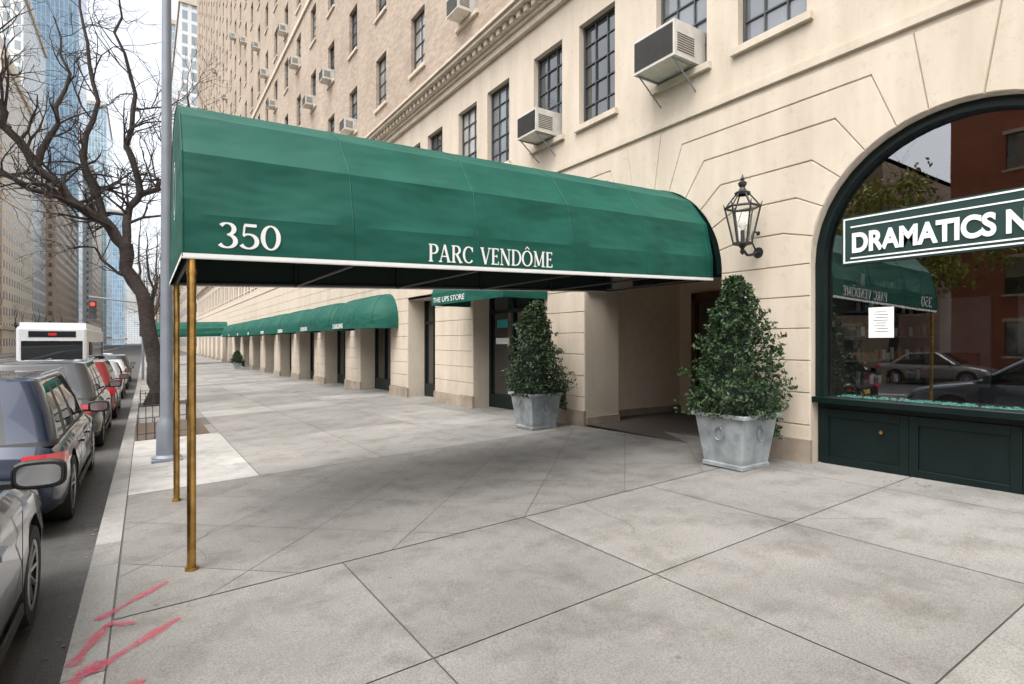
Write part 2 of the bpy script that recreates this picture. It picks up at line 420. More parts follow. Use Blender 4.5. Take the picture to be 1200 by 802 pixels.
for a,b in zip([-4.1]+[c_+R for c_ in centers],[c_-R for c_ in centers]+[12.7]):
    plinth(a,b-.03 if b==12.7 else b)
plinth(-25,-4.15)
for i in range(0,len(ys),2): plinth(ys[i],ys[i+1])
mb.box(D+.003,7.7,7.825,7.868,-1,.25)
mb.box(7.705,9.99,8.255,8.296,-1,.25)
mb.obj('plinth',[M['plinth']],B)
def wallrow(mb,y0,y1,z0,z1,wins,mi,x=D):
    if not wins:
        mb.face([(x,y0,z0),(x,y1,z0),(x,y1,z1),(x,y0,z1)],mi); return
    w0,w1=wins[0][2],wins[0][3]
    mb.face([(x,y0,z0),(x,y1,z0),(x,y1,w0),(x,y0,w0)],mi)
    mb.face([(x,y0,w1),(x,y1,w1),(x,y1,z1),(x,y0,z1)],mi)
    e=[y0]+[v for w in wins for v in w[:2]]+[y1]
    for i in range(0,len(e),2): mb.face([(x,e[i],w0),(x,e[i+1],w0),(x,e[i+1],w1),(x,e[i],w1)],mi)
def window(mb,a,b,z0,z1,nc,nr,mw,fi,gi,x=D,rd=.17,si=None):
    X=x+rd
    mb.face([(x,a,z0),(X,a,z0),(X,a,z1),(x,a,z1)],mw); mb.face([(x,b,z0),(X,b,z0),(X,b,z1),(x,b,z1)],mw)
    mb.face([(x,a,z0),(X,a,z0),(X,b,z0),(x,b,z0)],mw); mb.face([(x,a,z1),(X,a,z1),(X,b,z1),(x,b,z1)],mw)
    f=.04; t=.010; bl=random.random(); blr=nr if bl<.6 else random.randint(1,max(1,nr-1))
    for i in range(nc):
        for j in range(nr):
            ya=a+(b-a)*i/nc; yb=a+(b-a)*(i+1)/nc; za=z0+(z1-z0)*j/nr; zb=z0+(z1-z0)*(j+1)/nr
            e1,e2,e3=[random.uniform(-.0035,.0035) for _ in range(3)]
            mb.face([(X-.014+e1,ya,za),(X-.014+e2,yb,za),(X-.014+e2+e3-e1,yb,zb),(X-.014+e3,ya,zb)],gi if j<blr else 4)
    mb.box(X-.055,X-.021,a,a+f,z0,z1,fi);mb.box(X-.055,X-.021,b-f,b,z0,z1,fi)
    mb.box(X-.055,X-.021,a+f,b-f,z0,z0+f,fi);mb.box(X-.055,X-.021,a+f,b-f,z1-f,z1,fi)
    for i in range(1,nc):
        y=a+(b-a)*i/nc; mb.box(X-.045,X-.022,y-t,y+t,z0+f,z1-f,fi)
    for j in range(1,nr):
        z=z0+(z1-z0)*j/nr; mb.box(X-.043,X-.0225,a+f,b-f,z-t,z+t,fi)
    if si is not None: mb.box(x-.07,x-.002,a-.08,b+.08,z0-.1,z0-.003,si)
mats=[M['stone'],M['brick'],M['frame'],M['wg'],M['wg2'],M['wg3']]
mb=MB()
pairs=[]
k=-8
while 3.72+3.37*k<98:
    y=3.72+3.37*k
    pairs.append((y,y+.96,5.72,7.62)); pairs.append((y+1.47,y+2.43,5.72,7.62)); k+=1
pairs=[p for p in pairs if p[0]>-24 and p[1]<99.5]
wallrow(mb,-25,100,TOP,8.3,pairs,0)
for p in pairs:
    window(mb,*p,3,5 if p[0]<30 else 3,0,2,random.choice([3,3,5,3]),si=0)
ucs=[15.5+3.1*k for k in range(-12,28)]
ucs=[u for u in ucs if -23<u<98.5]
for fl in range(15):
    z=9.0+3.2*fl
    hw=.5
    wins=[(u-hw,u+hw,z+.85,z+2.6) for u in ucs]
    wallrow(mb,-25,100,z if fl else 8.9,z+3.2,wins,1)
    for w in wins: window(mb,*w,2,(4 if w[0]<40 else 2),1,2,random.choice([3,3,4,5]),si=0)
ztop=9.0+3.2*15
mb.face([(D,-25,-1),(30,-25,-1),(30,-25,ztop),(D,-25,ztop)],1);mb.face([(D,100,-1),(30,100,-1),(30,100,ztop),(D,100,ztop)],1)
mb.face([(30,-25,-1),(30,100,-1),(30,100,ztop),(30,-25,ztop)],1);mb.face([(D,-25,ztop),(30,-25,ztop),(30,100,ztop),(D,100,ztop)],1)
mb.obj('walls_and_windows',mats,B)
mb=MB()
mb.box(D-.10,D-.002,-25,100,8.28,8.42); mb.box(D-.16,D-.002,-25,100,8.423,8.50)
y=-2
while y<75:
    mb.box(D-.30,D-.003,y,y+.13,8.503,8.64); y+=.27
mb.box(D-.22,D-.004,-25,100,8.505,8.58)
mb.box(D-.40,D-.001,-25,100,8.643,8.73); mb.box(D-.46,D-.001,-25,100,8.733,8.80); mb.box(D-.30,D-.001,-25,100,8.803,8.92)
mb.box(D-.05,D-.002,-25,100,5.02,5.12)
mb.box(D-.09,D-.002,-25,100,18.5,18.75);mb.box(D-.5,D-.002,-25,100,ztop-.7,ztop+.1)
mb.obj('cornice',[M['stone']],B)
# shop arch window -----------------------------------------------------------
def archfront(c_,x,base_top,name):
    e=bpy.data.objects.new(name,None); link(e,B)
    mb=MB()
    z0=base_top
    def outline(r,n=28,zb=z0): return [(c_+r,zb)]+[(c_+r*math.cos(math.pi*i/n),SP+r*math.sin(math.pi*i/n)) for i in range(n+1)]+[(c_-r,zb)]
    a=outline(R-.002);b_=outline(R-.1);x0=x-.10;x1=x+.06
    for i in range(len(a)-1):
        mb.face([(x0,*a[i]),(x0,*a[i+1]),(x0,*b_[i+1]),(x0,*b_[i])]); mb.face([(x0,*b_[i]),(x0,*b_[i+1]),(x1,*b_[i+1]),(x1,*b_[i])])
    mb.box(x-.19,x+.1,c_-R+.003,c_+R-.003,z0-.07,z0)
    mb.box(x-.04,x+.1,c_-R+.002,c_+R-.002,-.4,z0-.072)
    zt=z0-.14
    n=3;w=(2*R-.1)/n
    for i in range(n):
        ya=c_-R+.05+i*w;
        mb.box(x-.065,x-.042,ya,ya+.09,.12,zt);mb.box(x-.065,x-.042,ya+w-.09,ya+w-.002,.12,zt)
        mb.box(x-.065,x-.042,ya+.09,ya+w-.09,zt-.1,zt);mb.box(x-.065,x-.042,ya+.09,ya+w-.09,.12,.26)
    mb.box(x-.11,x-.042,c_-R+.004,c_+R-.004,-.4,.118)
    mb.obj('frame_and_stall_riser',[M['dframe']],e,bevel=.006)
    mb=MB(); mb.lathe([(0,-.02),(.022,-.015),(.022,0)],12,(x-.05,c_+.75,.62),0,'X'); mb.obj('lock',[M['brass']],e)
    mb=MB(); g=outline(R-.095)
    mb.face([(x,*p) for p in g]); mb.obj('glass',[M['sg']],e)
    mb=MB(); y0,y1=c_-R-.5,c_+R+.5
    mb.box(x+.1,x+4.5,y0,y1,-.3,0.35,1)
    mb.face([(x+4.5,y0,0),(x+4.5,y1,0),(x+4.5,y1,4.2),(x+4.5,y0,4.2)],0);mb.face([(x+.2,y0,0),(x+4.5,y0,0),(x+4.5,y0,4.2),(x+.2,y0,4.2)],0)
    mb.face([(x+.2,y1,0),(x+4.5,y1,0),(x+4.5,y1,4.2),(x+.2,y1,4.2)],0);mb.face([(x+.2,y0,4.2),(x+4.5,y0,4.2),(x+4.5,y1,4.2),(x+.2,y1,4.2)],1)
    mb.box(x+.06,x+.8,y0+.5,y1-.5,.90,.96,1)
    for i in range(5):
        zz=1.0+i*.36; mb.box(x+1.6,x+4.3,y1-.3,y1-.02,zz,zz+.02,2)
        for j in range(19):
            xx=x+1.65+j*.135; hh=random.uniform(.1,.2); mb.tube((xx,y1-.2,zz+.021),(xx,y1-.2,zz+.021+hh),.028,n=7,mi=random.choice([1,2,3,4,5]))
    for yy in (c_-.9,c_,c_+.9):
        mb.box(x+2.0,x+2.5,yy-.3,yy+.3,.8,.95,1);mb.box(x+2.4,x+2.5,yy-.3,yy+.3,.95,1.5,1); mb.tube((x+2.25,yy,.36),(x+2.25,yy,.8),.04,mi=2)
        mb.box(x+2.9,x+2.95,yy-.3,yy+.3,1.0,2.3,2)
    mb.obj('shop_interior',[M['mid'],M['dark'],M['galv'],M['white'],simple('red_bottle',(.3,.04,.04),.4),simple('amber_bottle',(.35,.22,.08),.4)],e)
    return e
archfront(2.2,D+.2,.98,'arched_shop_window')
archfront(-2.0,D+.2,.98,'arched_shop_window')
def text(body,size,loc,rot,mat,name,parent=None,ext=.004,bold=.0,sx=1,align='LEFT'):
    cu=bpy.data.curves.new(name,'FONT'); cu.body=body; cu.size=size; cu.extrude=ext; cu.offset=bold; cu.align_x=align
    o=bpy.data.objects.new(name+'_t',cu); sc.collection.objects.link(o)
    bpy.context.view_layer.update()
    me=bpy.data.meshes.new_from_object(o.evaluated_get(bpy.context.evaluated_depsgraph_get()))
    bpy.data.objects.remove(o); me.materials.clear(); me.materials.append(mat)
    o=bpy.data.objects.new(name,me); o.location=loc;o.rotation_euler=rot;o.scale=(sx,1,1); return link(o,parent)
FX=(math.pi/2,0,-math.pi/2)
sg=empty('shop_sign')
mb=MB(); X=D+.155; zo=.04
mb.box(X,X+.03,.85,3.38,2.53+zo,3.10+zo,0)
for a,b,c1,d1 in ((.87,3.36,2.55,2.568),(.87,3.36,3.062,3.08),(.87,.888,2.568,3.062),(3.342,3.36,2.568,3.062)): mb.box(X-.006,X-.001,a,b,c1+zo,d1+zo,1)
mb.box(X-.006,X-.001,1.0,3.28,2.635,2.652,1);mb.box(X-.006,X-.001,1.0,3.28,3.005,3.022,1)
mb.obj('board',[simple('sign_green',(.012,.038,.034),.4),M['white']],sg)
text('DRAMATICS NYC',.31,(X-.008,3.27,2.715),FX,M['white'],'lettering',sg,bold=.012,sx=.79)
mb=MB(); X=D+.196; mb.box(X-.004,X-.001,2.84,3.10,1.70,2.05,0)
for i in range(8): mb.box(X-.0055,X-.0045,2.89+random.uniform(0,.04),3.05-random.uniform(0,.04),1.77+i*.032,1.775+i*.032,1)
mb.obj('paper_notice',[M['white'],M['black']])
mb=MB()
for i in range(380):
    y=random.uniform(.8,3.5);x=D+.26+random.uniform(0,.3); r=random.uniform(.008,.022); mb.box(x,x+r,y,y+r*1.4,.962,.97+r,0)
mb.obj('display_crystals',[simple('teal_crystal',(.25,.7,.6),.2,var=.5,scale=20)])
# wall lantern -----------------------------------------------------------------
L=empty('wall_lantern',(6.48,4.36,0))
mb=MB(); n=6
def ring(r,z): return [(r*math.cos(math.pi/3*i),r*math.sin(math.pi/3*i),z) for i in range(6)]
a=ring(.11,2.93);b=ring(.215,3.40)
for i in range(6):
    j=(i+1)%6
    mb.tube(a[i],b[i],.011);mb.tube(a[i],a[j],.012);mb.tube(b[i],b[j],.016)
    mb.tube(b[i],(b[i][0]*.35,b[i][1]*.35,3.58),.010)
    mb.tube(b[i],(b[i][0]*1.1,b[i][1]*1.1,3.46),.012,.003)
mb.lathe([(.0,2.78),(.02,2.80),(.035,2.83),(.02,2.86),(.05,2.90),(.125,2.92),(.125,2.94),(0,2.94)],12)
mb.lathe([(.09,3.56),(.10,3.59),(.05,3.62),(.03,3.66),(.05,3.69),(.055,3.72),(.02,3.75),(.03,3.77),(.012,3.80),(0,3.84)],12)
mb.tube((0,0,2.94),(0,0,3.1),.025);
P=[(0,0,2.86),(.1,0,2.79),(.2,0,2.80),(.3,-.0,2.84),(.36,0,2.84)]
for p,q in zip(P[:-1],P[1:]): mb.tube(p,q,.018)
P=[(.33,0,3.1),(.25,0,3.12),(.2,0,3.05),(.22,0,2.95),(.3,0,2.86)]
for p,q in zip(P[:-1],P[1:]): mb.tube(p,q,.012)
mb.tube((.345,0,2.84),(.368,0,2.84),.075,n=16);mb.tube((.345,0,3.1),(.368,0,3.1),.03,n=12)
mb.obj('iron_frame',[M['black']],L)
gm=bpy.data.materials.new('lantern_glass'); gm.use_nodes=True; nt=gm.node_tree; nt.nodes.clear()
oo=N(nt,'ShaderNodeOutputMaterial');gg=N(nt,'ShaderNodeBsdfGlossy');gg.inputs[1].default_value=.05;tt=N(nt,'ShaderNodeBsdfTransparent');mm=N(nt,'ShaderNodeMixShader');mm.inputs[0].default_value=.14
nt.links.new(tt.outputs[0],mm.inputs[1]);nt.links.new(gg.outputs[0],mm.inputs[2]);nt.links.new(mm.outputs[0],oo.inputs[0])
mb=MB()
for i in range(6): mb.face([a[i],a[(i+1)%6],b[(i+1)%6],b[i]])
mb.obj('panes',[gm],L)
mb=MB(); mb.lathe([(.018,3.1),(.02,3.12),(.035,3.18),(.03,3.24),(0,3.27)],12); mb.obj('bulb',[M['white']],L,smooth=True)
# entrance door ------------------------------------------------------------------
mb=MB(); mb.box(9.9,9.97,5.0,7.9,-.2,2.7,0)
for y in (5.0,5.9,6.75,7.75): mb.box(9.83,9.9,y,y+.1,-.2,2.7,1)
mb.box(9.83,9.9,5.0,7.85,2.55,2.7,1);mb.box(9.84,9.9,5.0,7.85,-.2,.2,1)
mb.box(7.72,7.82,4.95,5.0,-.2,3.0,1)
mb.obj('entrance_door',[M['doorglass'],simple('bronze',(.16,.09,.04),.4,metal=.6)],B)
strip('vestibule_floor',6.83,10,[4.4,8.4],lambda x,y:gz(7,6)+.004,simple('dark_mat',(.07,.055,.045),.9),B)
mb=MB(); x=D+.5
mb.face([(x,9.1,-.4),(x,12.1,-.4),(x,12.1,4.2),(x,9.1,4.2)],0)
for y in (9.13,10.0,10.95,11.98): mb.box(x-.06,x-.005,y,y+.09,-.4,4.1,1)
mb.box(x-.058,x-.006,9.2,12.0,2.35,2.45,1);mb.box(x-.058,x-.006,9.2,12.0,-.4,.35,1)
mb.box(x-.02,x-.01,10.2,10.8,1.5,1.9,2);mb.box(x-.02,x-.01,9.3,9.9,1.2,2.0,3);mb.box(x-.02,x-.01,11.2,11.8,1.6,1.75,2);mb.box(x-.02,x-.01,11.25,11.75,2.0,2.2,3)
for o_ in ops:
    y0,y1,zt=o_; x=D+.6
    mb.face([(x,y0,-1.1),(x,y1,-1.1),(x,y1,zt),(x,y0,zt)],0)
    for k in range(4):
        y=y0+(y1-y0-.08)*k/3; mb.box(x-.06,x-.004,y,y+.08,-1.1,zt,1)
    mb.box(x-.055,x-.006,y0+.08,y1-.08,2.2,2.3,1);mb.box(x-.055,x-.006,y0+.08,y1-.08,-1.1,gy(y0)+.6,1)
mb.obj('shop_fronts',[M['doorglass'],M['dframe'],M['white'],simple('teal_poster',(.03,.3,.32),.5)],B)
# ---------------------------------------------------------------- dome awnings
def awning(yc,w=4.5,z0=2.1,h=1.15,proj=1.15,label=None,name='dome_awning'):
    e=empty(name,(D-.02,yc,z0))
    bm=bmesh.new(); nu=28;nv=10; hw=w/2; rc=proj
    rows=[]
    for j in range(nv+1):
        ph=math.pi/2*j/nv; zz=.2+(h-.2)*math.sin(ph); sc_=math.cos(ph)
        row=[]
        for i in range(nu+1):
            t=i/nu
            if t<.3: a=t/.3*math.pi/2; x=-rc*math.sin(a)*sc_; y=-(hw-rc)-rc*math.cos(a)*(.25+.75*sc_)
            elif t>.7: a=(1-t)/.3*math.pi/2; x=-rc*math.sin(a)*sc_; y=(hw-rc)+rc*math.cos(a)*(.25+.75*sc_)
            else: x=-rc*sc_; y=-(hw-rc)+(t-.3)/.4*2*(hw-rc)
            row.append(bm.verts.new((x,y,zz)))
        rows.append(row)
    low=[bm.verts.new((v.co.x,v.co.y,0)) for v in rows[0]]
    rows=[low]+rows
    for j in range(len(rows)-1):
        for i in range(nu): bm.faces.new((rows[j][i],rows[j][i+1],rows[j+1][i+1],rows[j+1][i]))
    me=bpy.data.meshes.new('canvas'); bm.to_mesh(me); bm.free(); me.materials.append(M['canvas']); 
    for p in me.polygons: p.use_smooth=True
    o=link(bpy.data.objects.new('canvas',me),e); es=o.modifiers.new('e','EDGE_SPLIT'); es.split_angle=math.radians(28)
    mb=MB()
    for i in (0,4,8,11,14,17,20,24,28):
        for j in range(1,len(rows)-1):
            p=me.vertices[(j-1)*(nu+1)+i].co; q=me.vertices[j*(nu+1)+i].co
            if (p-q).length>.001: mb.tube(p,q,.014,n=5,cap=False)
    mb.obj('seams',[M['canvas']],e)
    mb=MB()
    for i in range(nu):
        p=me.vertices[(nv+1)*(nu+1)+i].co; q=me.vertices[(nv+1)*(nu+1)+i+1].co
        mb.tube(p,q,.008,n=5,cap=False)
    mb.obj('hem',[M['canvas']],e)
    if label: text(label,.22,(-proj-.006,1.15,.03),FX,M['white'],'lettering',e,ext=.001,bold=.004)
    return e
for k in range(8):
    awning(19.2+5*k,label=['D.BUILDING','D.BUILDING','D.BUILDING','BUILDING'][k] if k<4 else 'SHOP')
e=empty('shop_awning',(0,0,0)); mb=MB()
x0=5.75;zb=2.52
prof=[(x0,zb),(x0,zb+.28),(x0+.2,zb+.75),(x0+.6,zb+1.1),(D-.02,zb+1.25)]
for p,q in zip(prof[:-1],prof[1:]): mb.face([(p[0],9.0,p[1]),(q[0],9.0,q[1]),(q[0],12.2,q[1]),(p[0],12.2,p[1])])
for y in (9.0,12.2): mb.face([(p[0],y,p[1]) for p in prof]+[(D-.02,y,zb)])
mb.obj('canvas',[M['canvas']],e); text('THE UPS STORE',.17,(x0-.006,12.1,zb+.06),FX,M['white'],'lettering',e,ext=.001,bold=.0,sx=1.3)
# ---------------------------------------------------------------- serif lettering
T_,t_=.17,.07
YSL=.28/6.605
def side_y(x): return 4.80+YSL*(x-.235)
def strk(mb,pts,ws,off,ox,oz,H,sx,zsl):
    P=[Vector(p) for p in pts]
    nrm=[]
    for i in range(len(P)):
        a=P[max(0,i-1)];b=P[min(len(P)-1,i+1)]; d=(b-a).normalized(); nrm.append(Vector((-d.y,d.x)))
    L_=[];R_=[]
    for p,n_,w in zip(P,nrm,ws):
        for lst,s_ in((L_,1),(R_,-1)):
            q=p+n_*w/2*s_; xx=ox+q.x*H*sx; lst.append((xx,side_y(xx)-.008-off,oz+q.y*H+zsl*(q.x*H*sx)))
    for i in range(len(P)-1): mb.face([L_[i],L_[i+1],R_[i+1],R_[i]])
def A(cx,cy,rx,ry,a0,a1,tmin=.06,tmax=.17,n=18):
    pts=[];ws=[]
    for i in range(n+1):
        a=math.radians(a0+(a1-a0)*i/n); pts.append((cx+rx*math.cos(a),cy+ry*math.sin(a))); ws.append(tmin+(tmax-tmin)*abs(math.cos(a))**1.3)
    return (pts,ws)
def Ln(x0,y0,x1,y1,w): return ([(x0,y0),(x1,y1)],[w,w])
GL={
'P':(.68,[Ln(.15,0,.15,1,T_),Ln(0,.03,.3,.03,t_),Ln(0,.97,.36,.97,t_),A(.34,.72,.26,.25,-90,90),Ln(.15,.47,.34,.47,t_)]),
'A':(.84,[Ln(.08,0,.38,1,t_),Ln(.38,1,.7,0,T_),Ln(.18,.33,.58,.33,t_),Ln(-.03,.03,.2,.03,t_),Ln(.56,.03,.84,.03,t_)]),
'R':(.8,[Ln(.15,0,.15,1,T_),Ln(0,.03,.3,.03,t_),Ln(0,.97,.36,.97,t_),A(.34,.74,.25,.23,-90,90),Ln(.15,.5,.34,.5,t_),Ln(.36,.5,.68,0,T_),Ln(.6,.03,.8,.03,t_)]),
'C':(.82,[A(.43,.5,.37,.47,42,318),Ln(.71,.68,.71,.95,t_)]),
'V':(.8,[Ln(.1,1,.4,0,T_),Ln(.4,0,.7,1,t_),Ln(-.03,.97,.24,.97,t_),Ln(.58,.97,.82,.97,t_)]),
'E':(.66,[Ln(.15,0,.15,1,T_),Ln(0,.03,.58,.03,t_),Ln(0,.97,.55,.97,t_),Ln(.15,.52,.45,.52,t_),Ln(.57,.0,.57,.2,t_),Ln(.54,.82,.54,1,t_),Ln(.44,.43,.44,.61,t_)]),
'N':(.9,[Ln(.13,0,.13,1,t_),Ln(.13,1,.74,0,T_),Ln(.74,0,.74,1,t_),Ln(0,.03,.26,.03,t_),Ln(-.02,.97,.15,.97,t_),Ln(.6,.97,.88,.97,t_)]),
'D':(.86,[Ln(.15,0,.15,1,T_),Ln(0,.03,.36,.03,t_),Ln(0,.97,.36,.97,t_),A(.34,.5,.42,.47,-90,90)]),
'O':(.96,[A(.45,.5,.4,.47,0,360,n=30)]),
'Q':(.96,[A(.45,.5,.4,.47,0,360,n=30),Ln(.27,1.08,.46,1.25,.06),Ln(.44,1.25,.63,1.08,.06)]),
'M':(1.08,[Ln(.14,0,.14,1,t_),Ln(.14,1,.5,.08,T_),Ln(.5,.08,.86,1,t_),Ln(.86,0,.86,1,T_),Ln(0,.03,.27,.03,t_),Ln(.72,.03,1.02,.03,t_),Ln(0,.97,.16,.97,t_),Ln(.86,.97,1.0,.97,t_)]),
'3':(.68,[A(.3,.75,.24,.22,150,-90),A(.3,.28,.29,.25,90,-150)]),
'5':(.68,[Ln(.14,.94,.58,.94,.12),Ln(.15,.94,.11,.52,t_),A(.29,.31,.3,.28,130,-150)]),
'0':(.74,[A(.34,.5,.29,.47,0,360,n=30)]),' ':(.42,[])}
def serif(mb,s_,x,z,H,sx=1,zsl=0,sp=.08):
    cx=x
    for ch in s_:
        w,st=GL[ch]
        for i,(p,ws) in enumerate(st):
            strk(mb,p,ws,.002+.0006*i,cx,z+zsl*(cx-x),H,sx,zsl)
        cx+=(w+sp)*H*sx
    return cx-x
# ---------------------------------------------------------------- entrance canopy
def canopy(name,x0,x1,y0,y1,z0,z1,taper=0.0):
    e=empty(name); yfar=y1; val=.33; rise=1.16
    prof=[(-1,0),(-1,val)]
    for a in (25,50,72,90,108,130,155): prof.append((-math.cos(math.radians(a)),val+rise*math.sin(math.radians(a))))
    prof+=[(1,val),(1,0)]
    fine=[]
    for p,q in zip(prof[:-1],prof[1:]):
        for k in range(4):
            t=k/4; fine.append((p[0]+(q[0]-p[0])*t,p[1]+(q[1]-p[1])*t,math.sin(math.pi*t)))
    fine.append((*prof[-1],0))
    nx=66
    def pt(i,p,inset=0):
        x=x0+(x1-x0)*i/nx; zz=z0+(z1-z0)*i/nx
        yn=y0+taper*(i/nx); hw=(yfar-yn)/2-inset; yc=(yfar+yn)/2
        ph=((x-x0)%1.32)/1.32
        sag=.030*math.sin(math.pi*ph)*(p[2] if len(p)>2 else 0)
        if p[1]<.335: sag=0
        zf=p[1]-(inset*.8 if p[1]>.1 else 0)
        return (x,yc+p[0]*(hw-sag),zz+zf-sag*.6)
    bm=bmesh.new(); V=[[bm.verts.new(pt(i,p)) for p in fine] for i in range(nx+1)]
    for i in range(nx):
        for j in range(len(fine)-1): bm.faces.new((V[i][j],V[i+1][j],V[i+1][j+1],V[i][j+1]))
    bm.faces.new(V[0][::-1])
    me=bpy.data.meshes.new('canvas'); bm.to_mesh(me); bm.free(); me.materials.append(M['canvas'])
    for p in me.polygons: p.use_smooth=len(p.vertices)<5
    o=link(bpy.data.objects.new('canvas',me),e)
    o.modifiers.new('e','EDGE_SPLIT').split_angle=math.radians(15)
    mb=MB()
    for i in range(0,nx+1,13):
        for p,q in zip(fine[:-1],fine[1:]):
            a=pt(i,p,-.002);b=pt(i,q,-.002); mb.tube(a,b,.006,n=5,cap=False)
    mb.obj('seams',[M['canvas']],e)
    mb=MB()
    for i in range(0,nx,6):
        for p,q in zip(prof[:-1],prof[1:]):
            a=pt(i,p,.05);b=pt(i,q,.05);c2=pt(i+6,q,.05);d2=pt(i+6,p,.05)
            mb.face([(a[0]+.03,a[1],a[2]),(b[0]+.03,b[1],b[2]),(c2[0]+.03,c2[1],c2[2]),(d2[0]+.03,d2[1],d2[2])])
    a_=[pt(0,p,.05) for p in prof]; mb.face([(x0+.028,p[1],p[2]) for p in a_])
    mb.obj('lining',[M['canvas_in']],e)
    mb=MB()
    for (ya,yb,s_) in ((y0,y0+taper,-1),(y1,y1,1)):
        mb.face([(x0,ya+s_*.009,z0),(x1,yb+s_*.009,z1),(x1,yb+s_*.009,z1+.03),(x0,ya+s_*.009,z0+.03)])
        mb.tube((x0-.005,ya,z0-.002),(x1,yb,z1-.002),.010,n=6)
    mb.face([(x0-.007,y0,z0),(x0-.007,y1,z0),(x0-.007,y1,z0+.03),(x0-.007,y0,z0+.03)])
    mb.obj('white_trim',[M['white']],e)
    mb=MB()
    for k in range(6):
        i=k*nx/5; i=min(i,nx-1)+ (.5 if k==0 else 0)
        pr=[pt(i,p,.075) for p in prof]
        for p,q in zip(pr[:-1],pr[1:]): mb.tube(p,q,.016,n=6)
        mb.tube(pr[0],pr[-1],.014,n=6)
    for j in (0,-1):
        a_=pt(0,prof[j],.06);b_=pt(nx,prof[j],.06); mb.tube((a_[0]+.04,a_[1],a_[2]+.02),(b_[0],b_[1],b_[2]+.02),.018,n=6)
    mb.obj('frame',[M['black']],e)
    mb=MB()
    for y in (y0+.05,y1-.05):
        x=x0+.06; g=gz(x,y)
        mb.tube((x,y,g),(x,y,z0+.05),.031,n=18); mb.tube((x,y,g),(x,y,g+.025),.045,n=18); mb.tube((x,y,z0-.12),(x,y,z0-.08),.036,n=18)
    mb.obj('brass_posts',[M['brass']],e,smooth=True,split=40)
    return e
e=canopy('entrance_canopy',.235,6.84,4.80,7.26,2.285,2.545,.28)
sl=(2.545-2.285)/(6.84-.235)
mb=MB()
serif(mb,'350',.47,2.285+.09,.2,sx=1.02,zsl=sl,sp=.08)
serif(mb,'PARC VENDQME',2.27,2.285+.06+sl*2.0,.17,sx=.9,zsl=sl,sp=.06)
mb.obj('lettering',[M['white']],e)
mb=MB()
for r in (.25,.2):
    for i in range(28):
        a=2*math.pi*i/28;b=2*math.pi*(i+1)/28
        mb.face([(.229,6.03+r*math.cos(a)*.7,3.05+r*math.sin(a)),(.229,6.03+r*math.cos(b)*.7,3.05+r*math.sin(b)),(.229,6.03+(r+.018)*math.cos(b)*.7,3.05+(r+.018)*math.sin(b)),(.229,6.03+(r+.018)*math.cos(a)*.7,3.05+(r+.018)*math.sin(a))])
mb.obj('emblem',[M['white']],e)
canopy('entrance_canopy',.3,6.84,61.0,63.6,2.0,2.2)
